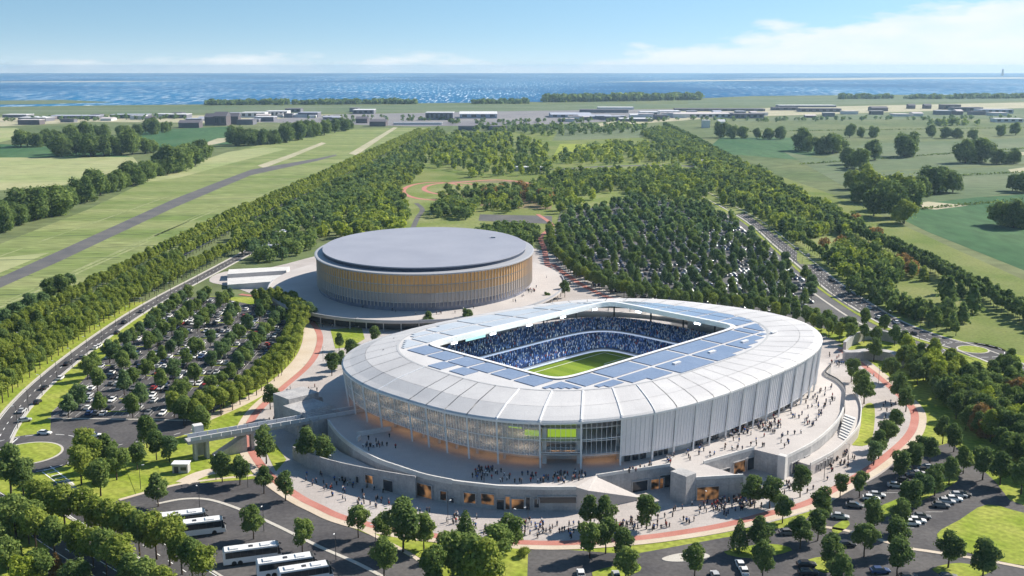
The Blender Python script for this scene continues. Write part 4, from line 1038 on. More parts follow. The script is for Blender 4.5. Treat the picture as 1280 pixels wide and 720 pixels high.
for k in range(n+1):
    t = math.pi*(1.0+1.05*k/n); x, y = PC[0]+PX_*math.cos(t), PC[1]+PY_*math.sin(t); x2, y2 = PC[0]+PX_*.994*math.cos(t), PC[1]+PY_*.994*math.sin(t)
    V += [(x,y,6.0),(x,y,6.9),(x2,y2,6.9),(x2,y2,6.0)]
mb.add(V, [(4*k+j,4*k+4+j,4*k+4+(j+1)%4,4*k+(j+1)%4) for k in range(n) for j in range(4)]); mb.build('terrace_parapet', 'arena_rim', arena)
# long white ramps west of the arena
rp = thing('access_ramp', "pair of long white access ramps left of the oval arena", 'ramp')
for (pts, z0, z1) in (([(284,352),(352,351),(358,343),(284,344)], 3.0, 5.2), ([(284,341),(358,338),(362,333),(286,335)], 4.6, 5.6)):
    P = GP(pts, z1); mb = MB(); mb.prism(P, 0, [z0, z1, z1, z0]); mb.build('ramp', 'concrete_white', rp)
# ================================================================== TREES
def lobes_for(kind, rng):
    """list of (cx, cy, cz, r): a crown 12 m tall tree"""
    L = []
    if kind == 'round':
        for k in range(11):
            a = rng.uniform(0, 2*math.pi); q = rng.uniform(0.35, 1.15); zc = rng.uniform(3.8, 10.2)
            rr = 2.8*math.sin(math.pi*min(1, max(0.12, (zc-2.6)/9.2)))*q; L.append((rr*math.cos(a), rr*math.sin(a), zc, rng.uniform(0.95, 1.9)))
        L.append((rng.uniform(-.5,.5),rng.uniform(-.5,.5),6.8,2.3)); L.append((rng.uniform(-.8,.8),rng.uniform(-.8,.8),10.4,1.35))
    elif kind == 'avenue':
        for k in range(11):
            a = rng.uniform(0, 2*math.pi); zc = rng.uniform(5.0, 10.8); rr = rng.uniform(0.6, 2.4)
            L.append((rr*math.cos(a), rr*math.sin(a), zc, rng.uniform(0.9, 1.7)))
        L.append((0,0,8.0,2.5)); L.append((0,0,10.6,1.6))
    elif kind == 'oak':
        for k in range(20):
            a = rng.uniform(0, 2*math.pi); zc = rng.uniform(2.0, 9.8); rr = rng.uniform(0.6, 4.4)*math.sqrt(max(0.1, 1-((zc-5.2)/6.6)**2))
            L.append((rr*math.cos(a), rr*math.sin(a), zc, rng.uniform(1.4, 2.4)))
        L.append((0,0,6.0,3.4))
    elif kind == 'cone':
        for k in range(9):
            f = k/8; zc = 2.8+8.2*f; L.append((rng.uniform(-.5,.5)*(1-f), rng.uniform(-.5,.5)*(1-f), zc, 2.3*(1-f)**0.8+0.55))
        for k in range(8):
            a = rng.uniform(0, 2*math.pi); f = rng.uniform(0, .7); rr = 1.7*(1-f); L.append((rr*math.cos(a), rr*math.sin(a), 3+8*f, 1.0))
    elif kind == 'shrub':
        for k in range(7):
            a = rng.uniform(0, 2*math.pi); rr = rng.uniform(0, 3.4); L.append((rr*math.cos(a), rr*math.sin(a), rng.uniform(2,5.5), rng.uniform(2.0,3.2)))
    return np.array(L)
def crown_arrays(kind, rng, n, size):
    L = lobes_for(kind, rng); w = L[:,3]**2; w /= w.sum()
    V = np.zeros((0,3)); D = np.zeros((0,3))
    while len(V) < n:
        k = rng.choice(len(L), n*2, p=w); d = rng.normal(size=(n*2,3)); d /= np.linalg.norm(d, axis=1)[:,None]
        rad = L[k,3]*(rng.uniform(0.74, 1.14, n*2) + (rng.random(n*2) < 0.20)*rng.uniform(0.0, 0.45, n*2)); p = L[k,:3]+d*rad[:,None]
        ok = np.ones(len(p), bool)
        for q in L: ok &= ~(np.linalg.norm(p-q[:3], axis=1) < q[3]*0.74)
        ok &= ~((d[:,2] < -0.55) & (rng.random(len(p)) < 0.6))
        V = np.vstack([V, p[ok]]); D = np.vstack([D, d[ok]])
    V, D = V[:n], D[:n]
    nrm = D + rng.normal(size=(n,3))*0.5 + np.array([0,0,0.35]); nrm /= np.linalg.norm(nrm, axis=1)[:,None]
    t = np.cross(nrm, rng.normal(size=(n,3))); t /= np.linalg.norm(t, axis=1)[:,None]; b_ = np.cross(nrm, t)
    s = size*rng.uniform(0.6, 1.35, n)[:,None]
    P = np.stack([V-t*s, V-b_*s*0.7, V+t*s, V+b_*s*0.7], 1)            # leaf-sprig shaped diamonds
    return P                                                              # (n, 4, 3)
def trunk_mb(kind, rng):
    mb = MB()
    if kind == 'shrub': mb.tube([(0,0,0),(0.1,0,1.2),(0.1,0.1,2.6)], [0.22,0.18,0.1]); return mb
    h = {'round':7.5,'avenue':8.5,'oak':7,'cone':9}[kind]; r = 0.30 if kind == 'oak' else 0.2
    mb.tube([(0,0,-0.1),(0.06,0.04,h*0.3),(0.0,-0.05,h*0.62),(0.08,0.02,h)], [r*1.25,r,r*0.75,r*0.3], 6)
    for k in range(5):
        a = 2*math.pi*k/5+rng.uniform(-.4,.4); z0 = h*rng.uniform(0.4,0.75); L = rng.uniform(1.4,2.3) if kind != 'cone' else 1.1
        mb.tube([(0,0,z0),(L*.5*math.cos(a),L*.5*math.sin(a),z0+L*.45),(L*math.cos(a),L*math.sin(a),z0+L*1.1)], [r*.5,r*.34,r*.12], 4)
    return mb
KINDS = ('round','avenue','oak','cone','shrub')
NLEAF = {'round':(2800,0.36),'avenue':(2400,0.36),'oak':(3200,0.44),'cone':(2000,0.34),'shrub':(1200,0.5)}
PROTO, TRUNK, CROWN_DATA = {}, {}, {}
for kd in KINDS:
    for var in range(5):
        rng = np.random.default_rng(100+KINDS.index(kd)*10+var)
        P = crown_arrays(kd, rng, *NLEAF[kd]); CROWN_DATA[kd, var] = (P.reshape(-1,3), np.arange(len(P)*4).reshape(-1,4))
        TRUNK[kd, var] = trunk_mb(kd, rng).mesh('trunk', 'bark')
def crown_mesh(kd, var, mt):
    if (kd, var, mt) not in PROTO: PROTO[kd, var, mt] = np_mesh('crown', *CROWN_DATA[kd, var], mt)
    return PROTO[kd, var, mt]
N_TREES = 0
def tree(kd, mt, x, y, h, label, group, name='tree', wide=1.0, z=0.0, category='tree'):
    global N_TREES; N_TREES += 1
    v = R.randrange(5); s = h/12.0; wx = s*wide*R.uniform(0.94,1.06)
    t = thing(name, label, category, (x, y, z), R.uniform(0, 6.28), group, (wx*R.uniform(.88,1.12), wx, s))
    link('crown', crown_mesh(kd, v, mt), t); link('trunk', TRUNK[kd, v], t)
    return t
MIX_DARK = ['leaf_dark']*4 + ['leaf_cool']*3 + ['leaf_mid']*2
CHECKED = []
def pick(seq): return seq[R.randrange(len(seq))]

# ---- avenue rows along the two left roads (numbered from the roundabout end)
def row(line, d, step, y_stop, kd, mt, h, desc, group, jitter=0.5, wide=1.0, name='avenue_tree'):
    P = resample(offset_line(line, d), step); i = 0
    far = []
    for x, y in P:
        if y > y_stop: far.append((x, y)); continue
        i += 1
        tree(kd, pick(mt), x+R.uniform(-jitter,jitter), y+R.uniform(-jitter,jitter), h*R.uniform(0.88,1.1), "%s %s" % (ordinal(i), desc), group, name, wide)
    return far
FAR_TREES = []       # (x, y, h, kind, leaf index)
AV = ['leaf_avenue']*5 + ['leaf_mid']
f1 = row([p for p in AVE_P if p[1] > 400], 10.5, 8.6, 820, 'avenue', AV, 12.5, "tree from the near end of the outer avenue row beside the meadow", 'outer avenue trees beside the meadow')
f2 = row([p for p in AVE_P if p[1] > 430], -10.0, 8.6, 820, 'avenue', AV, 13.0, "tree from the near end of the middle avenue row right of the straight road", 'middle avenue trees')
f3 = row([p for p in LOW_P if p[1] > 445], 9.5, 8.2, 820, 'avenue', AV, 12.5, "tree from the near end of the avenue row left of the service road", 'service road avenue trees')
for f in (f1, f2, f3): FAR_TREES += [(x, y, 12*R.uniform(.9,1.15), 'avenue', 2) for x, y in f if y < 2500]
AVE_IN = [(x-18.5, y) for x, y in AVE_P]
f4 = row([(x+20.5, y) for x, y in AVE_P if 470 < y < 900], 0, 8.8, 800, 'avenue', AV, 12, "tree from the near end of the inner avenue row between both roads", 'inner avenue trees')
# curved avenue round the car park edge
CURV = smooth(GP([(246,532),(280,520),(312,502),(340,482),(364,456),(378,428),(382,404),(372,390),(350,382),(318,378)]), 8)
for dd, nm in ((1.5,'inner'),(6.5,'outer')):
    row(CURV, dd, 7.6, 9999, 'avenue', ['leaf_avenue'], 11.5, "tree from the footbridge end of the curved %s row edging the left car park" % nm, 'curved avenue round the car park', name='path_tree')

# ---- hand-placed trees round the plaza, the coach station and the bottom car parks: (foot px, foot py, height, kind, leaf, label)
PL = [
 (14,618,19,'round','leaf_dark',"large dark tree at the left picture edge below the roundabout"),
 (30,622,15,'round','leaf_dark',"dark tree right of the large one at the left picture edge"),
 (102,607,15,'avenue','leaf_avenue',"front tree of the clump right of the roundabout"),(112,598,16,'avenue','leaf_avenue',"middle tree of the clump right of the roundabout"),(126,620,14,'round','leaf_mid',"tree on the kerb corner below the roundabout clump"),
 (108,580,14,'avenue','leaf_avenue',"rear tree of the clump right of the roundabout"),(135,585,14,'round','leaf_dark',"dark tree behind the roundabout clump"),(146,600,13,'round','leaf_mid',"tree between the roundabout clump and the coach station lawn"),
 (172,588,11,'round','leaf_dark',"small dark tree on the lawn left of the kiosk"),(184,560,14,'round','leaf_dark',"dark tree at the car park corner above the lawn"),(196,575,12,'round','leaf_dark',"tree on the lawn in front of the footbridge end"),(212,578,11,'round','leaf_cool',"bluish tree on the lawn near the kiosk"),
 (198,633,12.5,'round','leaf_dark',"lone tree on a small island beside the coach station entrance"),
 (278,603,12,'round','leaf_dark',"left tree of the pair below the footbridge"),(300,606,11,'round','leaf_dark',"right tree of the pair below the footbridge"),
 (333,580,16,'round','leaf_dark',"tall tree just in front of the footbridge middle"),(330,617,10.5,'round','leaf_dark',"small tree on the lawn left of the plaza kerb"),(357,626,11,'round','leaf_dark',"tree on the lawn tip beside the red path"),
 (383,580,15,'round','leaf_dark',"left tree of the pair before the curved ramp wall"),(404,586,13,'round','leaf_dark',"right tree of the pair before the curved ramp wall"),
 (373,524,12,'round','leaf_cool',"lone tree on the plaza behind the footbridge"),(352,524,11,'round','leaf_dark',"tree beside the red path left of the plaza crowd"),(338,512,12,'round','leaf_dark',"tree at the lawn edge behind the footbridge"),
 (252,545,13,'round','leaf_mid',"tree next to the lift tower of the footbridge"),(230,532,13,'round','leaf_dark',"tree at the car park corner left of the lift tower"),(218,522,12,'round','leaf_avenue',"pale tree at the near right corner of the left car park"),
 (424,438,10,'round','leaf_dark',"tree on the small lawn between arena and stadium"),(440,452,12,'round','leaf_dark',"tree beside the stadium roof at its left end"),(415,470,12,'round','leaf_dark',"tree on the plaza left of the stadium roof"),(468,430,10,'round','leaf_dark',"tree peeping over the left back of the stadium roof"),(428,462,10,'round','leaf_cool',"low tree tucked against the left stadium wall"),
 (317,674,12,'round','leaf_mid',"lone tree on the coach station island kerb"),(378,690,11.5,'round','leaf_mid',"tree at the coach station beside the front coaches"),
 (448,672,11.5,'round','leaf_mid',"leftmost tree on the lawn strip below the podium wall"),(480,676,10,'round','leaf_mid',"slim tree on the lawn strip below the podium wall"),(504,690,18,'round','leaf_dark',"tallest dark tree on the lawn strip below the podium wall"),(530,688,12.5,'round','leaf_mid',"tree right of the tallest dark one on the lawn strip"),
 (480,722,13,'round','leaf_mid',"tree beside the road at the bottom edge left of centre"),(543,738,14,'round','leaf_mid',"tree cut by the bottom edge left of the big clump"),
 (582,692,15,'cone','leaf_dark',"dark pointed conifer behind the big bottom clump"),(566,722,15,'round','leaf_mid',"left tree of the big bottom clump"),(590,728,16,'oak','leaf_mid',"large broad tree of the big bottom clump"),(620,716,16,'round','leaf_mid',"right tree of the big bottom clump"),(605,740,17,'round','leaf_avenue',"front tree of the big bottom clump cut by the edge"),(636,690,13,'round','leaf_mid',"rear right tree of the big bottom clump"),
 (654,696,4.5,'shrub','leaf_avenue',"small shrub on the lawn corner beside the car park"),
 (738,662,12,'round','leaf_dark',"left tree of the pair before the podium entrance"),(757,664,12.5,'round','leaf_dark',"right tree of the pair before the podium entrance"),(808,662,12.5,'round','leaf_dark',"lone round tree right of the wedge ramp"),
 (737,698,12,'round','leaf_mid',"left tree of the group on the car park edge below the pair"),(757,692,12,'round','leaf_dark',"middle tree of the group on the car park edge"),(778,700,11,'round','leaf_dark',"right tree of the group on the car park edge"),(782,726,11,'round','leaf_mid',"pale tree at the bottom edge right of the car park group"),
 (868,722,11,'round','leaf_mid',"tree at the bottom edge right of the traffic island"),(938,634,12,'round','leaf_dark',"left tree before the right podium block"),(962,636,12,'round','leaf_dark',"middle tree before the right podium block"),(978,654,10,'round','leaf_dark',"small tree by the red path right of the pair"),(1000,622,12.5,'round','leaf_dark',"lone tree on the plaza at the podium corner"),
 (924,690,11.5,'cone','leaf_dark',"slim pointed tree on the car park lawn strip"),(950,690,12,'round','leaf_dark',"round tree beside the slim pointed one"),(953,722,12,'round','leaf_dark',"tree behind the white car at the bottom"),(1000,686,11,'round','leaf_dark',"tree on the car park strip below the red path"),
 (1028,650,12,'round','leaf_dark',"tree left of the silver car by the red path"),(1022,676,11,'round','leaf_dark',"tree below the silver car by the red path"),(1040,712,12,'round','leaf_dark',"tree on the island between the bottom car bays"),(1048,738,12,'round','leaf_dark',"tree cut by the bottom edge among dark cars"),
 (1050,622,9,'round','leaf_dark',"left tree of the row behind the upper car bays"),(1074,622,10,'round','leaf_dark',"second tree of the row behind the upper car bays"),(1092,664,12,'round','leaf_dark',"left tree of the row between the two car bays"),(1080,696,11.5,'round','leaf_dark',"tree at the footpath left of the lower car bays"),
 (1119,692,12,'round','leaf_dark',"tree at the footpath end of the lower car bays"),(1121,722,13,'round','leaf_dark',"tree below the footpath beside the road"),(1125,664,11.5,'round','leaf_dark',"second tree between the two car bays"),(1140,640,12,'round','leaf_dark',"third tree between the two car bays"),(1150,628,11,'round','leaf_cool',"fourth tree between the two car bays"),(1168,620,12,'round','leaf_dark',"fifth tree between the two car bays"),(1186,606,11,'round','leaf_dark',"last tree between the two car bays"),
 (1185,710,12,'round','leaf_dark',"left tree of the pair on the bottom right lawn"),(1228,728,14,'round','leaf_dark',"right tree of the pair on the bottom right lawn"),
 (1228,600,13,'round','leaf_dark',"left tree of the lawn edge group at the right"),(1250,606,13,'round','leaf_dark',"right tree of the lawn edge group at the right"),(1204,592,11,'round','leaf_mid',"low tree beside the end of the upper car bays"),(1276,618,14,'round','leaf_dark',"tree cut by the right edge above the lawn"),
 (1064,478,12,'round','leaf_dark',"tree at the red path right of the stadium back corner"),(1080,505,14,'round','leaf_dark',"tall tree left of the lawn by the stair"),(1076,492,12,'round','leaf_dark',"tree behind the tall one at the stair lawn"),(1092,452,13,'round','leaf_dark',"tree before the curved retaining wall"),(1112,478,13,'round','leaf_dark',"tree by the path bend right of the stadium"),(1124,502,14,'round','leaf_dark',"tree over the red path bend"),(1132,515,12,'round','leaf_dark',"lower tree over the red path bend"),
 (1098,574,12,'round','leaf_dark',"left tree of the trio beside the right forecourt"),(1108,560,12,'round','leaf_dark',"middle tree of the trio beside the right forecourt"),(1118,545,12,'round','leaf_dark',"right tree of the trio beside the right forecourt"),(1092,582,10,'round','leaf_cool',"low tree below the right forecourt trio"),
 (1126,602,12,'round','leaf_dark',"first tree of the row along the upper car bays"),(1140,590,12,'round','leaf_dark',"second tree of the row along the upper car bays"),(1150,578,11,'round','leaf_dark',"third tree of the row along the upper car bays"),(1162,580,11,'round','leaf_dark',"fourth tree of the row along the upper car bays"),
 (1178,555,12,'round','leaf_dark',"left tree of the pair by the red path lawn"),(1192,565,12,'round','leaf_dark',"right tree of the pair by the red path lawn"),
 (535,412,11,'round','leaf_dark',"dark tree between the arena terrace and stadium roof, left one"),(583,408,11,'round','leaf_dark',"dark tree between the arena terrace and stadium roof, middle one"),(706,372,12,'round','leaf_dark',"dark tree right of the arena terrace"),(683,380,8,'round','leaf_dark',"small tree by the arena terrace edge"),
 (372,402,13,'round','leaf_dark',"dark tree against the arena terrace at its left"),(388,404,13,'round','leaf_cool',"bluish tree against the arena terrace at its left"),
]
# back out the foot from the crown: some feet are given where the trunk meets the ground
for (px, py, h, kd, lf, lab) in PL:
    x, y = G(px, py); tree(kd, lf, x, y, h, lab, 'single trees round the plaza', 'tree' if kd != 'shrub' else 'shrub', 1.05 if kd == 'round' else 1.0, 0.1, 'tree' if kd != 'shrub' else 'shrub')
# two leafy rows along the bottom-left road
ROWA = smooth(GP([(52,648),(66,657),(80,662),(104,664),(144,683),(172,693),(202,700),(232,722),(262,745)]), 8)
row(ROWA, 0, 7.4, 9999, 'avenue', ['leaf_avenue','leaf_mid'], 14.5, "tree from the roundabout in the upper row of the bottom left road", 'bottom left road trees', 0.6, 1.12, 'roadside_tree')
ROWB = smooth(GP([(20,672),(50,690),(90,700),(118,712),(150,732),(185,752),(220,775)]), 8)
row(ROWB, 0, 8.0, 9999, 'avenue', ['leaf_avenue','leaf_mid'], 14.0, "tree from the left in the lower row of the bottom left road", 'bottom left road trees', 0.8, 1.15, 'roadside_tree')
for k, (px, py, h, kd, lf, lab) in enumerate([(12,712,11,'oak','leaf_mid',"bushy tree in the bottom left corner thicket, left one"),(30,735,11,'oak','leaf_lime',"bright green bush in the bottom left corner"),(48,728,11,'oak','leaf_mid',"bushy tree in the bottom left corner thicket, middle one"),(72,722,8.5,'cone','leaf_autumn',"orange autumn tree in the bottom left corner"),(2,690,10,'oak','leaf_mid',"bushy tree at the left edge above the corner thicket"),(95,738,11,'oak','leaf_dark',"dark bush at the bottom edge right of the orange tree"),(10,660,11,'oak','leaf_mid',"rounded tree at the left edge below the roundabout road"),(34,668,10,'oak','leaf_avenue',"pale rounded tree beside the lower left road")]):
    x, y = G(px, py); tree(kd, lf, x, y, h, lab, 'bottom left corner thicket')

# ---- left car park trees: columns that run away from the camera
CPK = GP([(72,540),(72,510),(132,450),(214,376),(268,373),(330,386),(352,404),(345,432),(318,464),(262,512),(238,530)])
ci = 0
for k, xc in enumerate((-221,-208,-194,-180,-165,-151,-137)):
    i = 0
    for q in range(22):
        y = 446 + q*13.5 + (k % 2)*6 + R.uniform(-1.5,1.5); x = xc + R.uniform(-1,1) - max(0, (y-560))*0.02
        if not in_poly(x, y, CPK) or R.random() < 0.18: continue
        i += 1
        tree('round', pick(['leaf_cool','leaf_mid','leaf_cool','leaf_mid']), x, y, R.uniform(9.5,13), "%s tree from the near end, %s column from the left in the left car park" % (ordinal(i), ordinal(k+1)), 'trees in the left car park', 'car_park_tree', 1.05)
# trees left of the outer avenue, by the runway
for k, (px, py, h) in enumerate([(8,420,16),(22,408,15),(38,398,16),(55,392,14),(62,380,17),(75,378,19),(88,362,12),(5,440,13),(30,425,12),(48,412,12),(-10,430,16),(58,402,11)]):
    x, y = G(px, py); tree('round', pick(['leaf_cool','leaf_dark']), x, y, h, "%s tree in the dark clump between meadow and outer avenue" % ordinal(k+1), 'dark clump beside the meadow', wide=1.15)

# ---- scattering for woods and the park
def scatter(px_poly, spacing, seed, world=False):
    poly = px_poly if world else GP(px_poly); rr = random.Random(seed)
    xs = [p[0] for p in poly]; ys = [p[1] for p in poly]; out = []
    y = min(ys); k = 0
    while y < max(ys):
        x = min(xs) + (k % 2)*spacing/2
        while x < max(xs):
            a, b_ = x+rr.uniform(-.38,.38)*spacing, y+rr.uniform(-.38,.38)*spacing
            if in_poly(a, b_, poly): out.append((a, b_))
            x += spacing
        y += spacing*0.87; k += 1
    return out
LEAF = ['leaf_dark','leaf_mid','leaf_avenue','leaf_lime','leaf_cool','leaf_autumn']
# wooded car park behind the stadium: rows across, stepping away
ORCH = GP([(700,330),(696,302),(705,272),(790,250),(876,258),(920,280),(968,318),(1022,366),(1010,386),(980,398),(900,388),(800,378),(742,358)])
ORCH_ROWS = []
yy = 640.0; r_ = 0
while yy < 1240:
    xs_ = [x for x in np.arange(20, 250, 9.8) if in_poly(x, yy, ORCH)]
    if xs_:
        r_ += 1; ORCH_ROWS.append(yy); i = 0
        for x in xs_:
            if R.random() < 0.12: continue
            i += 1; h = R.uniform(9.5,13.0); X, Y = x+R.uniform(-2.4,2.4), yy+R.uniform(-3.2,3.2)
            if yy < 900: tree(pick(['round','round','cone']), pick(['leaf_cool','leaf_mid','leaf_cool','leaf_mid']), X, Y, h, "%s tree from the left, %s row of the wooded car park behind the stadium" % (ordinal(i), ordinal(r_)), 'wooded car park trees', 'car_park_tree')
            else: FAR_TREES.append((X, Y, h, 'round', pick([4,4,1])))
    yy += 18.0
# avenue edging that car park towards arena and stadium
EDGE = smooth(GP([(686,292),(692,318),(710,340),(740,358),(790,376),(850,386),(910,392),(960,398),(1000,408),(1040,424),(1070,432)]), 8)
row(EDGE, 0, 8.2, 9999, 'avenue', ['leaf_mid','leaf_dark','leaf_avenue'], 11.5, "tree from the arena in the edge row of the wooded car park", 'edge row of the wooded car park', name='edge_tree')
row(EDGE, 9, 8.6, 9999, 'avenue', ['leaf_dark','leaf_mid'], 11.5, "tree from the arena in the second edge row of the wooded car park", 'edge row of the wooded car park', name='edge_tree')

# woodland right of the highway: near trees singly, the rest as one mass
WOOD_NEAR = GP([(1128,442),(1160,455),(1192,464),(1205,478),(1240,500),(1280,530),(1330,560),(1330,640),(1262,590),(1215,545),(1165,500),(1125,470),(1118,448)])
WCOUNT = {}
for x, y in sorted(scatter(WOOD_NEAR, 8.6, 5, True), key=lambda p: p[1]):
    lf = pick(['leaf_dark','leaf_dark','leaf_mid','leaf_avenue','leaf_lime','leaf_dark'])
    WCOUNT[lf] = WCOUNT.get(lf, 0)+1
    if y > 520 or x > 190: tree(pick(['round','oak','round']), lf, x, y, R.uniform(10,15), ordinal(WCOUNT[lf]) + " nearest " + {'leaf_dark':"dark green tree in the wood right of the stadium",'leaf_mid':"mid green tree in the wood right of the stadium",'leaf_avenue':"olive green tree in the wood right of the stadium",'leaf_lime':"bright lime green tree in the wood right of the stadium"}[lf], 'trees in the wood right of the stadium', 'woodland_tree')
for k, (px, py, h, kd, lf) in enumerate([(1225,540,13,'oak','leaf_autumn'),(1272,505,14,'oak','leaf_autumn'),(1232,548,10,'oak','leaf_autumn')]):
    x, y = G(px, py); tree(kd, lf, x, y, h, ["greyish autumn tree in the wood right of the car bays","russet tree at the right edge of the picture","low brownish tree in the wood right of the car bays"][k], None, 'woodland_tree')
row(smooth(GP([(1142,470),(1180,492),(1215,520),(1250,548),(1290,580)]), 6), 0, 9.0, 9999, 'round', ['leaf_dark'], 12.5, "tree from the top of the dark row beside the right forecourt wood", 'dark row in the right wood', name='edge_tree')
for k, (x, y) in enumerate(sorted(scatter([(1222,468),(1245,462),(1300,480),(1300,540),(1262,520),(1238,495)], 9, 6), key=lambda p: p[1])): tree('round', pick(['leaf_dark','leaf_mid']), x, y, R.uniform(10,14), ordinal(k+1) + " nearest green tree right of the lane beyond the right roundabout", 'trees right of the far lane', 'woodland_tree')
CLEAR = [GP(q) for q in ([(1112,376),(1150,396),(1205,400),(1222,395),(1180,355),(1130,350)], [(1000,328),(1055,318),(1038,294),(1004,302)], [(690,262),(770,256),(780,240),(720,246)], [(880,272),(925,276),(930,260),(880,258)])]
def far_scatter(px, spacing, seed, hs, kinds, leaves):
    for x, y in scatter(px, spacing, seed):
        if any(in_poly(x, y, q) for q in CLEAR): continue
        FAR_TREES.append((x, y, R.uniform(*hs), pick(kinds), pick(leaves)))
far_scatter([(900,255),(945,272),(1010,318),(1070,362),(1108,386),(1140,396),(1190,402),(1222,404),(1215,392),(1160,352),(1110,330),(1050,290),(1000,262),(940,232),(900,225)], 12.0, 11, (9,15), ['round','oak','round','cone'], [0,0,1,1,1,2,3,2])
far_scatter([(1062,368),(1100,388),(1140,402),(1195,414),(1212,406),(1150,392),(1112,374),(1075,354)], 9.5, 31, (10,14), ['round','cone'], [0,0,1])
far_scatter([(860,205),(900,230),(940,240),(1000,268),(1060,298),(1080,290),(1020,258),(960,222),(900,195),(860,185)], 14, 12, (10,15), ['oak','round'], [0,1,1,2,3,2])
far_scatter([(800,168),(860,200),(905,200),(870,178),(830,162)], 14, 13, (10,15), ['oak'], [0,0,1,2])
for x, y in resample(smooth(GP([(880,196),(960,236),(1060,292),(1120,322),(1180,352),(1240,384),(1300,415),(1360,446)]), 8), 7.5):
    for q in (0, 8): FAR_TREES.append((x+q+R.uniform(-1,1), y+R.uniform(-1,1), R.uniform(10,13), 'avenue', 0))
for px in ([(700,200),(780,162),(800,165),(1000,236)],): pass
for x, y in resample(smooth(GP([(830,158),(870,178),(900,196),(925,210)]), 8), 9.0): FAR_TREES.append((x, y, R.uniform(11,14), 'round', 0))
for x, y in resample(HWY_P, 8.0):
    if 590 < y < 1000: FAR_TREES.append((x+16.5, y, R.uniform(8,10), 'avenue', 1))
for k, (px, py, h) in enumerate([(1080,410,12),(1105,418,12),(1060,420,12),(1040,418,11),(1095,432,11),(1130,440,12),(1118,432,12)]):
    x, y = G(px, py); tree('round', pick(['leaf_dark','leaf_cool']), x, y, h, "%s tree of the group at the grey lot beside the highway" % ordinal(k+1), 'trees beside the grey lot')
for px, py, h in [(1185,380,20),(1215,392,20),(1178,368,14),(1200,372,13)]: 
    x, y = G(px, py); FAR_TREES.append((x, y, h, 'cone', 0))
for px, py, h in [(1068,286,16),(1095,304,16),(1050,312,13),(1132,342,14),(1140,346,13),(1128,334,13),(1030,312,11)]:
    x, y = G(px, py); FAR_TREES.append((x, y, h, 'oak', 5))
# park edge beside the far avenue
far_scatter([(300,322),(400,266),(470,232),(535,190),(522,184),(440,222),(380,252),(290,300)], 13, 41, (9,14), ['oak','round'], [0,1,1,2,4])
far_scatter([(430,238),(520,196),(560,168),(545,164),(500,188),(440,224)], 20, 42, (9,14), ['oak','round'], [0,1,1,2])
# central park
far_scatter([(400,298),(440,300),(505,300),(510,268),(500,245),(455,255),(420,262)], 14, 14, (10,15), ['oak','round'], [0,1,2,3,1])
far_scatter([(300,330),(340,330),(395,312),(400,285),(440,262),(470,235),(440,232),(390,262),(340,292)], 13, 15, (10,14), ['oak','round'], [0,1,4,1])
far_scatter([(455,262),(500,240),(530,215),(520,205),(480,225),(450,245)], 12, 16, (10,14), ['oak','round'], [1,0,2])
far_scatter([(590,308),(670,312),(672,292),(640,286),(600,292)], 10, 17, (10,13), ['oak','round'], [0,0,1])
far_scatter([(590,262),(640,268),(660,258),(640,244),(600,246)], 15, 43, (9,13), ['oak','round'], [0,1,3,2])
far_scatter([(548,252),(600,250),(610,240),(560,238)], 17, 44, (8,12), ['oak','round'], [0,1,2])
far_scatter([(540,272),(580,276),(600,262),(570,254),(545,258)], 11, 18, (10,14), ['oak','round'], [0,0,1,2])
far_scatter([(670,262),(700,268),(790,248),(880,254),(900,228),(850,214),(700,220),(660,240)], 16, 19, (10,16), ['oak','oak','round'], [0,0,1,1,3,2])
far_scatter([(520,208),(600,222),(690,218),(690,190),(640,170),(560,172),(530,190)], 27, 20, (11,18), ['oak','round'], [0,1,1,2,3,3])
far_scatter([(690,206),(860,206),(850,186),(780,180),(700,192)], 26, 21, (10,16), ['oak'], [0,1,2,3])
far_scatter([(590,165),(690,172),(830,165),(800,158),(600,158)], 40, 22, (11,17), ['oak'], [0,1,4])
far_scatter([(590,250),(640,250),(690,262),(690,244),(640,236),(600,240)], 16, 23, (10,15), ['oak'], [0,0,1,5])
for px, py, h in [(470,300,13),(450,292,15),(490,296,13),(430,296,13),(478,282,13),(500,288,14),(486,272,13),(462,284,15),(440,284,13),(505,276,12),(496,300,12),(590,222,15),(655,206,15),(740,250,14),(715,256,13),(560,205,14),(610,200,14),(665,188,15)]:
    x, y = G(px, py); FAR_TREES.append((x, y, h, 'oak', 3))
# big field trees and hedges
def clump(pts, h, leaf, kind='oak', n=1, spread=18):
    for px, py in pts:
        x, y = G(px, py)
        for k in range(n): FAR_TREES.append((x+R.uniform(-spread,spread), y+R.uniform(-spread,spread), h*R.uniform(.8,1.12), kind, pick(leaf)))
FIELD_TREES = []
def big(pts, h, leaf):
    for px, py in pts: FIELD_TREES.append((px, py, h*R.uniform(.7,1.2), pick(leaf)))
big([(4,290),(18,282),(34,276),(50,274),(66,270),(84,262),(100,254),(118,247),(135,241),(150,238),(165,232)], 26, ['leaf_dark','leaf_mid','leaf_dark'])
big([(180,226),(195,220),(210,218),(224,214),(240,208),(252,200)], 30, ['leaf_dark','leaf_mid'])
big([(75,196),(95,194),(112,196),(130,195),(148,194),(165,193),(180,192)], 30, ['leaf_dark','leaf_mid'])
big([(28,184),(45,184),(62,182),(90,180),(110,178),(128,176),(150,172),(170,170),(190,168),(205,166)], 32, ['leaf_dark','leaf_mid'])
big([(295,182),(310,182),(326,181),(342,180),(358,178),(374,175),(390,171),(405,169),(420,166),(432,164)], 32, ['leaf_dark','leaf_mid'])
big([(1268,284),(1256,282),(1280,284)], 27, ['leaf_dark','leaf_mid']); big([(1262,238),(1280,240)], 24, ['leaf_dark'])
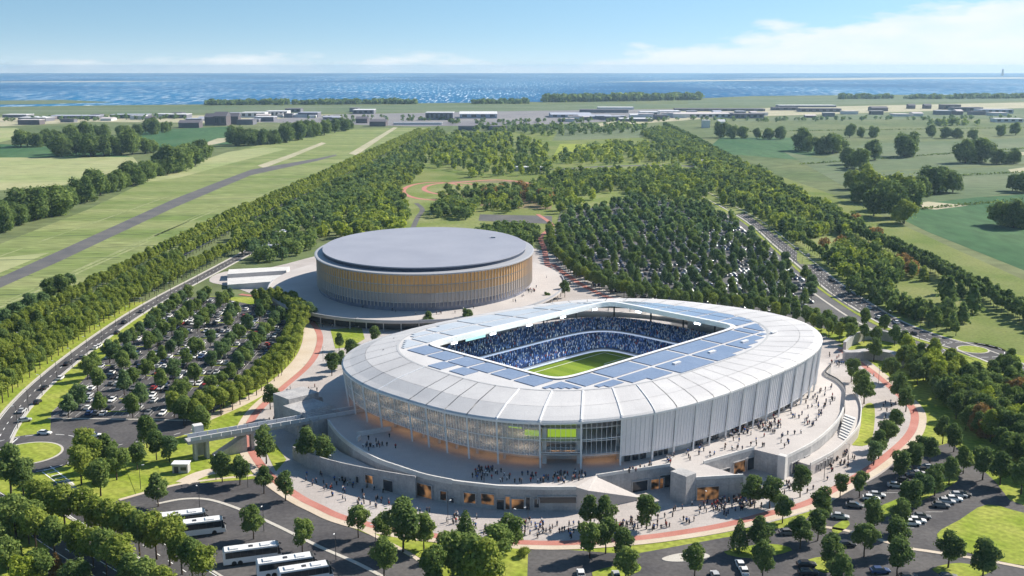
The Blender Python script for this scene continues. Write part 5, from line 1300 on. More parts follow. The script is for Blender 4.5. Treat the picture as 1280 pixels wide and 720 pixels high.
big([(1150,245),(1165,242),(1180,241),(1192,240)], 27, ['leaf_dark']); big([(1130,196),(1136,195)], 30, ['leaf_dark'])
big([(1205,204),(1215,203),(1226,203)], 30, ['leaf_dark']); big([(1245,205),(1258,205),(1268,204)], 20, ['leaf_dark'])
big([(1000,188),(1012,190),(1024,192),(1038,192),(1045,190)], 32, ['leaf_dark','leaf_mid']); big([(1055,206),(1066,210),(1078,212),(1092,200)], 26, ['leaf_dark','leaf_mid'])
big([(1065,236),(1080,244),(1095,252),(1108,262),(1120,272),(1135,280),(1072,252),(1090,270),(1110,248),(1140,262),(1125,255)], 26, ['leaf_dark','leaf_mid','leaf_mid','leaf_avenue'])
big([(900,172),(915,173),(930,173),(945,173),(960,174),(975,174)], 26, ['leaf_dark','leaf_mid']); big([(1060,172),(1075,172),(1092,172),(1165,172),(1180,173),(1195,173),(1215,174),(1250,170),(1270,169)], 22, ['leaf_dark','leaf_mid'])
FIELD_TREES += [(px+R.uniform(4,9), py-R.uniform(1,4), h*R.uniform(.75,1.0), lf) for (px, py, h, lf) in FIELD_TREES if px < 600]
FIELD_TREES.sort(key=lambda t: -t[1])
zone = lambda px, py: ("left of the runway" if px < 270 and py > 198 else "beyond the pale left field" if px < 270 else "beyond the meadow end" if px < 600 else "in the right fields")
cnt = {}
for (px, py, h, lf) in FIELD_TREES:
    zn = zone(px, py); cnt[zn] = cnt.get(zn, 0)+1
    x, y = G(px, py); tree('oak', lf, x+R.uniform(-3,3), y+R.uniform(-4,4), h*1.22, "%s nearest of the broad field trees %s" % (ordinal(cnt[zn]) if cnt[zn] > 1 else "very", zn), 'broad field trees', 'field_tree', R.uniform(0.95,1.2))
# shoreline woods and far hedges
def hedge(a, b_, n, h, leaf, depth=30, kind='shrub'):
    for k in range(n):
        f = R.random(); px = a[0]+(b_[0]-a[0])*f; py = a[1]+(b_[1]-a[1])*f; x, y = G(px, py); FAR_TREES.append((x, y+R.uniform(-depth,depth), h*R.uniform(.7,1.15), kind, pick(leaf)))
hedge((258,131),(520,129.5),230,30,[0,4,0,1],60,'shrub'); hedge((592,129.5),(660,129),60,28,[0,4],60,'shrub'); hedge((680,127.5),(874,124.5),200,46,[0,4,0,1],60,'shrub')
hedge((1050,123.5),(1112,123),60,34,[0,4],60,'shrub'); hedge((1135,123.5),(1290,122.5),140,32,[0,4],60,'shrub')
hedge((560,154),(900,150),70,12,[0,4],60,'oak'); hedge((430,152),(560,150),22,10,[0,4],30,'oak'); hedge((900,152),(1280,148),60,12,[0,4,4],50,'oak'); hedge((0,152),(240,148),50,14,[0,4],80,'oak')
hedge((1160,158),(1220,156),14,20,[0,1],30,'oak'); hedge((380,148),(520,147),26,10,[0,4],40,'oak'); hedge((640,163),(800,158),30,14,[0,1],60,'oak')

# the far mass of trees: one mesh per leaf colour is avoided - one object, several leaf materials, real leaf geometry
lod = {}
def lod_arrays(kd, n, size, key):
    if (kd, key) not in lod:
        lod[kd, key] = [crown_arrays(kd, np.random.default_rng(900+KINDS.index(kd)*7+v), n, size) for v in range(4)]
    return pick(lod[kd, key])
VV, MI = [], []
for (x, y, h, kd, lf) in FAR_TREES:
    dist = math.hypot(x, y)
    if dist < 950: P = lod_arrays(kd, 240, 1.05, 'a')
    elif dist < 1500: P = lod_arrays(kd, 120, 1.45, 'b')
    elif dist < 2600: P = lod_arrays(kd, 70, 1.9, 'c')
    else: P = lod_arrays(kd, 36, 2.6, 'd')
    s = h/12.0; a = R.uniform(0, 6.28); ca, sa = math.cos(a)*s, math.sin(a)*s
    Q = P.reshape(-1,3); T = np.stack([Q[:,0]*ca-Q[:,1]*sa+x, Q[:,0]*sa+Q[:,1]*ca+y, Q[:,2]*s], 1)
    VV.append(T); MI += [lf]*len(P)
VV = np.vstack(VV)
far_o = link('distant_trees', np_mesh('distant_trees', VV, np.arange(len(VV)).reshape(-1,4), LEAF, MI))
tag(far_o, "mass of distant trees filling the park, the woods and the shoreline", 'trees', kind='stuff')
tm = MB()
for (x, y, h, kd, lf) in FAR_TREES:
    if math.hypot(x, y) < 1300: tm.tube([(x,y,-0.1),(x,y,h*0.55)], [0.22,0.12], 3)
tag(tm.build('trunks', 'bark', far_o), kind='stuff')
print('trees', N_TREES, 'far', len(FAR_TREES), 'far quads', len(MI))
# ================================================================== VEHICLES
def car_parts(scale=1.0):
    """body hull, glasshouse, roof, wheels, lamps; length along +x, 4.5 m"""
    S = [(-2.25,0.78,0.45,0.80),(-2.15,0.86,0.28,0.98),(-1.3,0.90,0.22,1.00),(0.0,0.90,0.22,0.98),(1.0,0.90,0.22,0.94),(1.9,0.84,0.26,0.82),(2.22,0.70,0.40,0.66)]
    body = MB(); V = []
    for x, w, z0, z1 in S: V += [(x,-w*.92,z0),(x,-w,(z0+z1)/2),(x,-w*.90,z1),(x,w*.90,z1),(x,w,(z0+z1)/2),(x,w*.92,z0)]
    Fc = [(6*i+j, 6*i+(j+1)%6, 6*(i+1)+(j+1)%6, 6*(i+1)+j) for i in range(len(S)-1) for j in range(6)] + [tuple(range(5,-1,-1)), tuple(range(6*len(S)-6, 6*len(S)))]
    body.add(V, [tuple(reversed(f)) for f in Fc])
    cab = MB(); C = [(-1.95,0.80,0.97,0.98),(-1.35,0.66,0.97,1.42),(0.15,0.66,0.96,1.45),(1.05,0.78,0.93,0.94)]
    V = []
    for x, w, z0, z1 in C: V += [(x,-0.80,z0),(x,-w,z1),(x,w,z1),(x,0.80,z0)]
    cab.add(V, [tuple(reversed((4*i+j,4*i+(j+1)%4,4*i+4+(j+1)%4,4*i+4+j))) for i in range(3) for j in range(4)])
    roof_ = MB(); roof_.add([(-1.33,-.65,1.435),(0.13,-.65,1.465),(0.13,.65,1.465),(-1.33,.65,1.435),(-1.38,-.68,1.36),(0.2,-.68,1.39),(0.2,.68,1.39),(-1.38,.68,1.36)], [(0,1,2,3),(0,4,5,1),(1,5,6,2),(2,6,7,3),(3,7,4,0)])
    wheel = MB(); n = 10
    V = [(0.32*math.cos(2*math.pi*k/n), s, 0.32*math.sin(2*math.pi*k/n)) for s in (-0.11,0.11) for k in range(n)]
    wheel.add(V, [(k,(k+1)%n,n+(k+1)%n,n+k) for k in range(n)] + [tuple(range(n-1,-1,-1)), tuple(range(n,2*n))])
    lamp = MB(); lamp.box(-0.04,0.04,-0.16,0.16,-0.07,0.07)
    return body, cab, roof_, wheel, lamp
CB, CC, CR_, CW, CL = car_parts()
CAR_COL = ['car_white']*5 + ['car_silver']*3 + ['car_grey']*3 + ['car_black']*4 + ['car_blue']*2 + ['car_grey']*2 + ['car_red']
cname = {'car_white':'white','car_silver':'silver','car_grey':'grey','car_black':'black','car_blue':'dark blue','car_red':'red'}
BODY = {c: CB.mesh('body', c) for c in set(CAR_COL)}; ROOFM = {c: CR_.mesh('roof', c) for c in set(CAR_COL)}
CAB = CC.mesh('cabin_glass', 'car_glass'); WHEEL = CW.mesh('wheel', 'tyre'); HL = CL.mesh('headlight', 'lamp_clear'); TL = CL.mesh('taillight', 'lamp_red')
SIMPLE = {}
for c in set(CAR_COL):
    mb = MB(); mb.add(CB.v, CB.f, 0); mb.add(CC.v, CC.f, 1); mb.add(CR_.v, CR_.f, 0)
    for x in (-1.4,1.4):
        for y in (-.82,.82): mb.add([(p[0]+x,p[1]+y,p[2]+.32) for p in CW.v], CW.f, 2)
    SIMPLE[c] = mb.mesh('parked_car', [c,'car_glass','tyre'])
def car(c, x, y, rz, label, group, s=1.3, z=0.03, parts=True, name='parked_car'):
    if not parts:
        return tag(link(name, SIMPLE[c], None, (x,y,z), rz, (s,s,s)), label, 'car', group)
    t = thing(name, label, 'car', (x,y,z), rz, group, (s,s,s))
    link('body', BODY[c], t); link('cabin_glass', CAB, t); link('roof', ROOFM[c], t)
    for wx in (-1.4,1.4):
        for wy in (-.82,.82): link('wheel', WHEEL, t, (wx,wy,0.32))
    for wy in (-.55,.55): link('headlight', HL, t, (2.17,wy,0.62)); link('taillight', TL, t, (-2.22,wy,0.78))
    return t
# ---- left car park rows (rows across the view)
ri = 0; yy = 452.0; ncar = 0
LEFT_ROWS = []
while yy < 700:
    xs_ = [x for x in np.arange(-222, -122, 3.25) if in_poly(x, yy, CPK)]
    if len(xs_) > 3:
        ri += 1; i = 0
        aisle = {k for k in range(len(xs_)) if (k+ri*3) % 13 in (5, 6)}
        for k, x in enumerate(xs_):
            if k in aisle or R.random() < 0.46: continue
            i += 1; c = pick(CAR_COL); ncar += 1
            car(c, x, yy+R.uniform(-.4,.4), (math.pi/2 if R.random() < .6 else -math.pi/2)+R.uniform(-.04,.04), "%s car, %s from the left in the %s row of the left car park" % (cname[c], ordinal(i), ordinal(ri)), 'cars in the left car park', 1.25, parts=False)
        LEFT_ROWS.append(yy)
    yy += 7.2 if ri % 2 else 11.5
# painted bay lines between those cars
mk = MB()
for y0 in LEFT_ROWS:
    for x in np.arange(-222, -122, 3.25):
        if in_poly(x, y0, CPK): mk.add([(x-1.7,y0-3,0.03),(x-1.58,y0-3,0.03),(x-1.58,y0+3,0.03),(x-1.7,y0+3,0.03)], [(0,1,2,3)])
tag(mk.build('bay_marking', 'paint'), "white painted bay lines of the left car park", None, kind='stuff')
# planting strips between the double rows
for k, y0 in enumerate(LEFT_ROWS[:-1:2]):
    for xa in (-204, -176, -150):
        q = [(xa-5,y0+3.0),(xa+5,y0+3.0),(xa+5,y0+4.3),(xa-5,y0+4.3)]
        if all(in_poly(*p, CPK) for p in q): raised('planting_strip', q, 0.15, 'lawn')
# ---- bottom right bays: photo position and heading along the bay
BR = [(1120,609,'car_silver'),(1131,603,'car_black'),(1142,597,'car_black'),(1148,594,'car_silver'),(1156,590,'car_black'),(1162,586,'car_silver'),
      (1176,634,'car_grey'),(1183,629,'car_silver'),(1192,626,'car_white'),(1198,621,'car_silver'),(1203,620,'car_black'),(1139,656,'car_white'),(1146,653,'car_white'),(1152,648,'car_grey'),
      (1050,648,'car_silver'),(1068,634,'car_grey'),(1089,625,'car_white'),(1096,621,'car_silver'),(925,708,'car_white'),(930,716,'car_white'),(894,722,'car_silver'),(726,720,'car_white'),(770,722,'car_silver'),
      (1008,708,'car_black'),(1010,718,'car_black'),(1100,716,'car_blue'),(1185,724,'car_grey'),(1058,683,'car_black'),(985,668,'car_grey'),(1135,724,'car_black')]
GN_ = {(925,708):"white car in the bay below the slim pointed tree"}
zone_of = lambda px, py: ("upper car bay row" if py < 612 else "lower car bay row" if px > 1125 and py < 660 else "bays by the red path" if py < 660 else "bottom edge car park")
cz = {}
for (px, py, c) in sorted(BR):
    x, y = G(px, py); zn = zone_of(px, py); cz[zn, c] = cz.get((zn, c), 0)+1
    car(c, x, y, (0.0 if py < 660 else math.pi/2 if py > 700 and px < 1000 else 0.0)+R.uniform(-.06,.06) - (0.25 if 600 < py < 660 else 0), "%s car, %s of its colour from the left in the %s" % (cname[c], ordinal(cz[zn, c]), zn), 'cars in the bottom right car parks', 1.35)
mk = MB()
for px, py in [(1112,616),(1125,606),(1137,600),(1150,592),(1168,640),(1180,632),(1190,628),(1132,660),(1146,656)]:
    x, y = G(px, py); mk.add([(x-3,y,0.036),(x+3,y,0.036),(x+3,y+.14,0.036),(x-3,y+.14,0.036)], [(0,1,2,3)])
tag(mk.build('bay_marking', 'paint'), kind='stuff')
for px in ([(1085,640),(1112,628),(1150,612),(1190,596),(1196,602),(1160,622),(1120,640),(1092,652)], [(1040,660),(1056,650),(1062,656),(1046,668)], [(905,690),(960,680),(990,688),(940,698)], [(1010,700),(1050,696),(1060,708),(1030,716)], [(1165,712),(1200,704),(1240,714),(1200,724)], [(740,716),(790,704),(800,714),(760,726)]):
    raised('planting_bed', GP(smooth(px, 3, True)), 0.15, 'lawn')
# ---- moving cars on the service road, the straight road, the roundabout and the highway
MV = [(120,436,'car_white',LOW,"white car on the service road beside the avenue"),(124,434,'car_white',LOW,"second white car close behind on the service road"),(146,405+12,'car_black',LOW,"black car on the service road near the car park trees"),(155,404,'car_black',LOW,"black car further up the service road"),(177,390,'car_grey',LOW,"grey car at the upper end of the service road"),
      (84,456,'car_black',LOW,"black car in the outer lane of the service road"),(76,474,'car_white',LOW,"white car low on the service road"),(56,486,'car_black',LOW,"dark car before the bend of the service road"),(28,515,'car_silver',LOW,"silver car at the bend of the service road"),(47,504,'car_black',LOW,"black car nearing the service road bend"),(103,448,'car_grey',LOW,"grey car on the service road"),
      (83,402,'car_white',AVE,"white car on the straight road between avenue rows"),(75,404,'car_black',AVE,"black car beside the white one on the straight road"),(122,378,'car_grey',AVE,"grey car further along the straight road")]
for (px, py, c, ln_, lab) in MV:
    x, y = G(px, py); car(c, x, y, math.pi/2+0.05, lab, 'cars on the left roads', 1.3, 0.04, name='moving_car')
for (px, py, c, rz, lab) in [(31,527,'car_silver',0.4,"silver car entering the left roundabout"),(56,543,'car_white',-0.1,"white car leaving the left roundabout"),(104,668,'car_white',2.4,"white car under trees on the bottom left road"),(22,636,'car_black',0.5,"black car on the lane at the left edge"),(118,546,'car_white',0.1,"white car on the car park entrance lane")]:
    x, y = G(px, py); car(c, x, y, rz, lab, 'cars on the left roads', 1.3, 0.06, name='moving_car')
for k, (px, py) in enumerate([(1086,386),(1064,360),(1040,352),(1098,398),(1024,338),(1010,320),(996,312),(970,296),(1120,404),(1142,418)]):
    x, y = G(px, py); c = pick(['car_white','car_grey','car_silver','car_black']); car(c, x, y, math.pi/2+0.03, "%s car, %s nearest on the highway right of the wooded car park" % (cname[c], ordinal(k+1)), 'cars on the highway', 1.3, 0.04, parts=False, name='moving_car')
# ---- cars half hidden under the wooded car park: past the count, one mesh of small cars
V_, Q_, M_ = [], [], []
cm_i = ['car_white','car_silver','car_grey','car_black','car_blue','car_red']
for y0 in ORCH_ROWS:
    for dy in (3.0, 8.8):
        for x in np.arange(20, 250, 3.4):
            if in_poly(x, y0+dy, ORCH) and R.random() < 0.6:
                o = len(V_); c = cm_i.index(pick(['car_grey','car_black','car_silver','car_grey','car_blue','car_black','car_white'])); Y = y0+dy; a, L, h1, h2 = 1.15, 2.7, 1.15, 1.9
                V_ += [(x-a,Y-L,.3),(x+a,Y-L,.3),(x+a,Y+L,.3),(x-a,Y+L,.3),(x-a,Y-L,h1),(x+a,Y-L,h1),(x+a,Y+L,h1),(x-a,Y+L,h1),(x-a*.8,Y-1.4,h2),(x+a*.8,Y-1.4,h2),(x+a*.8,Y+0.8,h2),(x-a*.8,Y+0.8,h2),(x-a*.95,Y-2.1,h1+.01),(x+a*.95,Y-2.1,h1+.01),(x+a*.95,Y+1.7,h1+.01),(x-a*.95,Y+1.7,h1+.01)]
                for f, mm in (((0,1,5,4),c),((1,2,6,5),c),((2,3,7,6),c),((3,0,4,7),c),((4,5,6,7),c),((8,9,10,11),c),((12,13,9,8),6),((13,14,10,9),6),((14,15,11,10),6),((15,12,8,11),6)): Q_.append(tuple(i+o for i in f)); M_.append(mm)
tag(link('distant_cars', np_mesh('distant_cars', np.array(V_), np.array(Q_), cm_i+['car_glass'], M_)), "rows of parked cars half hidden under the wooded car park trees", 'cars', kind='stuff')

# ---- coaches
def coach(rear, front, label):
    """white coach, roof ends given in plan"""
    a, b_ = np.array(rear), np.array(front); d_ = b_-a; L = float(np.linalg.norm(d_)); rz = math.atan2(d_[1], d_[0]); c_ = (a+b_)/2
    t = thing('coach', label, 'coach', (float(c_[0]), float(c_[1]), 0.03), rz, 'white coaches in the coach station')
    w, h = 1.9, 5.0; hl = L/2
    prof_ = [(-hl,0.55),(-hl,h-0.5),(-hl+0.5,h),(hl-1.6,h),(hl-0.7,h-0.5),(hl-0.15,2.4),(hl,1.6),(hl,0.55)]
    mb = MB(); n = len(prof_); V = [(x,-w,z) for x, z in prof_]+[(x,w,z) for x, z in prof_]
    mb.add(V, [tuple(range(n)), tuple(range(2*n-1,n-1,-1))] + [(i,n+i,n+(i+1)%n,(i+1)%n) for i in range(n)]); mb.build('body', 'car_white', t)
    for s in (-1,1):
        g = MB(); y0, y1 = sorted((s*(w+0.01), s*(w+0.05))); g.box(-hl+0.7,hl-1.3,y0,y1,2.5,4.5); wb = g.build('window_band', 'car_glass', t)
        for q in range(1,7):
            p = MB(); x = -hl+0.7+(L-2.0)*q/7; y0, y1 = sorted((s*(w+0.05), s*(w+0.07))); p.box(x-.05,x+.05,y0,y1,2.5,4.5); p.build('window_post', 'dark_metal', wb)
        g = MB(); y0, y1 = sorted((s*(w+0.01), s*(w+0.04))); g.add([(hl-1.25,y0,2.0),(hl-0.2,y0,2.0),(hl-0.75,y0,4.7),(hl-1.25,y0,4.9),(hl-1.25,y1,2.0),(hl-0.2,y1,2.0),(hl-0.75,y1,4.7),(hl-1.25,y1,4.9)], [(3,2,1,0),(4,5,6,7),(0,1,5,4),(1,2,6,5),(2,3,7,6),(3,0,4,7)]); g.build('cab_window', 'car_glass', t)
        m_ = MB(); m_.beam((hl-0.5,s*(w+0.1),4.0),(hl+0.25,s*(w+0.5),3.4),0.12,0.5); m_.build('wing_mirror', 'dark_metal', t)
    g = MB(); e = 0.03; g.add([(hl-0.7+e,-w*.96,h-0.45),(hl-0.7+e,w*.96,h-0.45),(hl-0.12+e,w*.96,2.2),(hl-0.12+e,-w*.96,2.2)], [(0,1,2,3)]); g.build('windscreen', 'car_glass', t)
    g = MB(); g.add([(hl-1.62,-w*.98,h+0.012),(hl-0.75,-w*.98,h-0.42),(hl-0.75,w*.98,h-0.42),(hl-1.62,w*.98,h+0.012)], [(0,1,2,3)]); g.build('roof_visor', 'car_glass', t)
    for (x0,x1,z1,m_) in ((-hl+2.0,-hl+4.8,0.35,'car_white'),(hl-6.2,hl-3.4,0.30,'car_white')):
        g = MB(); g.box(x0,x1,-1.2,1.2,h,h+z1); g.build('air_conditioner', m_, t)
    g = MB(); g.box(-1.0,0.3,-0.7,0.7,h,h+0.1); g.build('roof_hatch', 'dark_metal', t)
    for x in (-hl+3.2,-hl+5.0,hl-3.6):
        for s in (-1,1): link('wheel', WHEEL, t, (x, s*(w-0.12), 0.78), None, (2.4,1.8,2.4))
    for s in (-1,1): link('headlight', HL, t, (hl+0.01, s*1.4, 1.1), None, (1.5,1.8,1.8))
    return t
for (r0, f0, lab) in [((184,645.5),(259,636.5),"rear white coach of the two parked highest in the coach station"),((207,655),(281,646),"front white coach of the two parked highest in the coach station"),
        ((278,687),(351,677.5),"white coach alone between the two coach groups"),((320,702),(395,691.5),"middle white coach near the bottom edge"),((347,712.5),(415,702),"lowest white coach cut by trees at the bottom edge")]:
    coach(G(*r0, 5.0), G(*f0, 5.0), lab)

# ================================================================== PEOPLE
def person_mesh(pose):
    pts = {'pelvis':(0,0,0.95),'chest':(0.02,0,1.32),'neck':(0.02,0,1.50),'head':(0.04,0,1.66),'crown':(0.03,0,1.76)}
    st = 0.22 if pose else 0.06
    pts.update(lk=(st*.5,0.10,0.50),lf=(st*.6-0.05,0.11,0.06),lt=(st*.6+0.12,0.12,0.04),rk=(-st*.2,-0.10,0.50),rf=(-st-0.05,-0.11,0.07),rt=(-st+0.10,-0.12,0.04),
               ls=(0.0,0.20,1.42),le=(-st*.5,0.27,1.14),lh=(-st*.4+0.05,0.27,0.88),rs=(0.0,-0.20,1.42),re=(st*.3,-0.27,1.14),rh=(st*.8+0.05,-0.26,0.92))
    if pose == 2: pts.update(le=(0.10,0.26,1.16), lh=(0.30,0.18,1.26))
    E = [('pelvis','chest'),('chest','neck'),('neck','head'),('head','crown'),('pelvis','lk'),('lk','lf'),('lf','lt'),('pelvis','rk'),('rk','rf'),('rf','rt'),('chest','ls'),('ls','le'),('le','lh'),('chest','rs'),('rs','re'),('re','rh')]
    rad = dict(pelvis=.17,chest=.18,neck=.065,head=.12,crown=.085,lk=.085,lf=.06,lt=.05,rk=.085,rf=.06,rt=.05,ls=.085,le=.06,lh=.05,rs=.085,re=.06,rh=.05)
    names = list(pts); me = bpy.data.meshes.new('skeleton'); me.from_pydata([pts[k] for k in names], [(names.index(a), names.index(b_)) for a, b_ in E], [])
    o = bpy.data.objects.new('skeleton', me); col.objects.link(o)
    md = o.modifiers.new('skin', 'SKIN')
    if not me.skin_vertices: me.skin_vertices.new()
    for i, k in enumerate(names):
        sv = me.skin_vertices[0].data[i]; sv.radius = (rad[k], rad[k]); sv.use_root = (k == 'pelvis')
    dg = bpy.context.evaluated_depsgraph_get(); dg.update()
    res = bpy.data.meshes.new_from_object(o.evaluated_get(dg)); bpy.data.objects.remove(o); return res
TOPS = ['top_black']*4 + ['top_navy']*3 + ['top_white']*2 + ['top_red','top_blue','top_grey']
tname = dict(top_black='black', top_navy='navy', top_white='white', top_red='red', top_blue='bright blue', top_grey='grey')
PEOPLE = {}
for pose in range(3):
    base = person_mesh(pose)
    for tp in set(TOPS):
        me = base.copy(); me.name = 'person'; me.materials.clear()
        for q in ('trousers', tp, 'skin'): me.materials.append(MATS[q])
        for p in me.polygons: p.material_index = 0 if p.center.z < 0.93 else 1 if p.center.z < 1.50 and not (abs(p.center.y) > 0.2 and p.center.z < 1.0) else 2
        me.polygons.foreach_set('use_smooth', [True]*len(me.polygons)); PEOPLE[pose, tp] = me
NP_ = 0
CROWD_REST = []
def people(px_poly, z, count, where, seed, single=True, world=None):
    global NP_
    poly = world or GP(px_poly, z); rr = random.Random(seed); xs = [p[0] for p in poly]; ys = [p[1] for p in poly]; n = 0; tries = 0
    cl = [(rr.uniform(min(xs),max(xs)), rr.uniform(min(ys),max(ys))) for _ in range(max(3, count//6))]
    while n < count and tries < count*60:
        tries += 1
        if rr.random() < 0.6: c_ = rr.choice(cl); x, y = rr.gauss(c_[0], 3.2), rr.gauss(c_[1], 3.2)
        else: x, y = rr.uniform(min(xs),max(xs)), rr.uniform(min(ys),max(ys))
        if not in_poly(x, y, poly): continue
        n += 1; tp = rr.choice(TOPS); pose = rr.randrange(3); s = rr.uniform(0.98,1.14)
        if single:
            NP_ += 1; tag(link('person', PEOPLE[pose, tp], None, (x,y,z), rr.uniform(0,6.28), (s*1.12,s*1.12,s)), "person in a %s top %s" % (tname[tp], where), 'person', "people %s" % where)
        else: CROWD_REST.append((x, y, z, rr.uniform(0,6.28), s, pose, tp))
people([(760,598),(860,560),(960,525),(1040,480),(1046,500),(1020,530),(985,562),(945,558),(880,574),(840,580)], 8.0, 92, "on the sunlit upper terrace", 1)
people([(580,600),(640,605),(700,606),(740,598),(730,590),(676,594),(600,585)], 8.0, 34, "on the shaded terrace below the front columns", 2)
people([(425,545),(470,540),(560,575),(560,590),(500,575),(440,558)], 8.0, 16, "on the shaded left terrace", 3)
people([(660,676),(720,676),(800,668),(900,650),(960,635),(940,612),(880,622),(840,636),(700,652),(600,648),(560,642),(540,650),(600,668)], 0.15, 84, "on the forecourt before the podium entrances", 4)
people([(960,620),(1010,618),(1050,590),(1080,572),(1060,562),(1020,585),(985,605)], 0.15, 26, "on the forecourt right of the podium", 5)
people([(372,600),(440,632),(520,650),(540,640),(480,615),(430,598),(390,590)], 0.15, 34, "on the plaza left of the podium wall", 6)
people([(760,598),(860,560),(960,525),(1040,480),(1046,500),(1020,530),(985,562),(945,558),(880,574),(840,580)], 8.0, 90, 'terrace', 21, False)
people([(660,676),(720,676),(800,668),(900,650),(960,635),(940,612),(880,622),(840,636),(700,652),(600,648),(560,642),(540,650),(600,668)], 0.15, 110, 'forecourt', 22, False)
people([(372,600),(440,632),(520,650),(540,640),(480,615),(430,598),(390,590)], 0.15, 40, 'plaza', 23, False)
people([(580,600),(640,605),(700,606),(740,598),(730,590),(676,594),(600,585)], 8.0, 60, 'terrace', 24, False)
people([(600,668),(660,676),(760,672),(840,660),(820,648),(720,654),(640,652)], 0.15, 70, 'forecourt', 26, False)
people([(870,640),(960,620),(1000,612),(985,604),(940,612),(880,626)], 0.15, 50, 'forecourt', 27, False)
people([(960,620),(1010,618),(1050,590),(1080,572),(1060,562),(1020,585),(985,605)], 0.15, 40, 'forecourt', 25, False)
people([(330,520),(385,462),(402,440),(410,470),(390,520),(370,545),(345,545)], 0.15, 34, "on the path between the car park avenue and stadium", 7, False)
people([(395,408),(410,400),(470,402),(500,412),(470,412),(412,410)], 0.15, 22, "between arena and stadium", 8, False)
people([(640,382),(690,352),(695,340),(668,355),(640,370)], 6.0, 24, "on the arena terrace", 9, False)
people([(440,386),(560,398),(620,388),(600,384),(540,393),(460,384)], 6.0, 14, "on the arena terrace front", 10, False)
people([(1030,440),(1055,440),(1100,470),(1085,475),(1040,460)], 0.17, 30, "by the back corner", 11, False)
people([(1100,500),(1135,490),(1148,530),(1120,545),(1100,530)], 0.17, 16, "on the path bend", 12, False)
people([(690,345),(760,378),(720,352)], 0.18, 10, "on promenade", 13, False)
vs, qs, ms, off = [], [], [], 0
allm = ['trousers']+sorted(set(TOPS))+['skin']
cache = {}
for (x, y, z, rz, s, pose, tp) in CROWD_REST:
    me = PEOPLE[pose, tp]
    if (pose,tp) not in cache:
        cache[pose,tp] = ([tuple(v.co) for v in me.vertices], [tuple(p.vertices) for p in me.polygons], [0 if p.material_index == 0 else allm.index(tp) if p.material_index == 1 else len(allm)-1 for p in me.polygons])
    cv_, cf_, cmx = cache[pose,tp]; ca, sa = math.cos(rz)*s, math.sin(rz)*s
    vs += [(p[0]*ca-p[1]*sa+x, p[0]*sa+p[1]*ca+y, p[2]*s+z) for p in cv_]; qs += [tuple(i+off for i in f) for f in cf_]; ms += cmx; off += len(cv_)
mb = MB(); mb.v, mb.f, mb.m = vs, qs, ms
tag(mb.build('distant_people', allm), "scattered tiny pedestrians on the paths and terraces round arena and stadium", 'people', kind='stuff')
print('people', NP_, 'cars', ncar)

# ---- plaza lamp posts
LP = [(310,610),(416,596),(386,520),(352,470),(404,452),(445,414),(660,662),(880,640),(1030,600),(1060,580),(1105,540),(1098,480),(640,664),(560,655)]
pole = MB(); pole.tube([(0,0,0),(0,0,8)], [0.12,0.07], 6); arm = MB(); arm.beam((0,0,7.9),(1.3,0,8.0),0.10,0.08); head_ = MB(); head_.box(0.8,1.6,-0.14,0.14,7.92,8.06)
pm_, am_, hm_ = pole.mesh('pole','dark_metal'), arm.mesh('arm','dark_metal'), head_.mesh('lamp_head','column_white')
for k, (px, py) in enumerate(sorted(LP)):
    x, y = G(px, py); t = thing('street_lamp', "%s thin dark lamp post from the left on the plaza" % ordinal(k+1), 'lamp', (x,y,0.14), R.uniform(0,6.28), 'lamp posts on the plaza')
    link('pole', pm_, t); link('arm', am_, t); link('lamp_head', hm_, t)

# ---- tall lamp posts along the roads
def road_lamps(line, d, step, y0, y1, where, rz):
    i = 0
    for x, y in resample(offset_line(line, d), step):
        if not (y0 < y < y1): continue
        i += 1; t = thing('road_lamp', "%s nearest lamp post along the %s" % (ordinal(i) if i > 1 else "very", where), 'lamp', (x,y,0.05), rz, 'lamp posts along the roads', (1.2,1.2,1.25))
        link('pole', pm_, t); link('arm', am_, t); link('lamp_head', hm_, t)
road_lamps(LOW_P, -5.6, 24, 430, 760, 'service road beside the left car park', math.pi)
road_lamps(HWY_P, 9.0, 30, 560, 1000, 'highway right of the wooded car park', 0.0)
road_lamps(AVE_P, -5.6, 30, 430, 720, 'straight avenue road', math.pi)
for k, (px, py) in enumerate([(176,612),(250,640),(330,664),(420,700),(270,600),(470,690)]):
    x, y = G(px, py); t = thing('road_lamp', "%s lamp post in the coach station" % ordinal(k+1), 'lamp', (x,y,0.05), R.uniform(0,6.28), 'lamp posts in the coach station', (1.1,1.1,1.15)); link('pole', pm_, t); link('arm', am_, t); link('lamp_head', hm_, t)
# low hedgerows across the right fields
for k, (a, b_, lab) in enumerate((((1085,226),(1280,216),"low dark hedge line across the middle of the right fields"),((1000,206),(1280,186),"long thin hedge far across the right fields"),((1150,262),(1280,250),"low hedge above the bright green right field"),((930,165),(1280,160),"farthest hedge line across the right fields"))):
    p, q = np.array(G(*a)), np.array(G(*b_)); L = float(np.linalg.norm(q-p)); n = int(L/2.2); rg = np.random.default_rng(50+k)
    f = rg.random(n*3)[:,None]; c = np.concatenate([p+(q-p)*f+rg.normal(size=(n*3,2))*1.1, rg.uniform(0.3,2.6,(n*3,1))], 1)
    nr_ = rg.normal(size=(n*3,3)); nr_ /= np.linalg.norm(nr_,axis=1)[:,None]; t_ = np.cross(nr_, rg.normal(size=(n*3,3))); t_ /= np.linalg.norm(t_,axis=1)[:,None]; b2_ = np.cross(nr_, t_)
    P = np.stack([c-t_*1.3, c-b2_*1.1, c+t_*1.3, c+b2_*1.1], 1).reshape(-1,3); P[:,2] = np.maximum(P[:,2], 0.1)
    tag(link('hedge', np_mesh('hedge', P, np.arange(len(P)).reshape(-1,4), 'leaf_dark')), lab, 'hedge', 'hedges across the right fields')
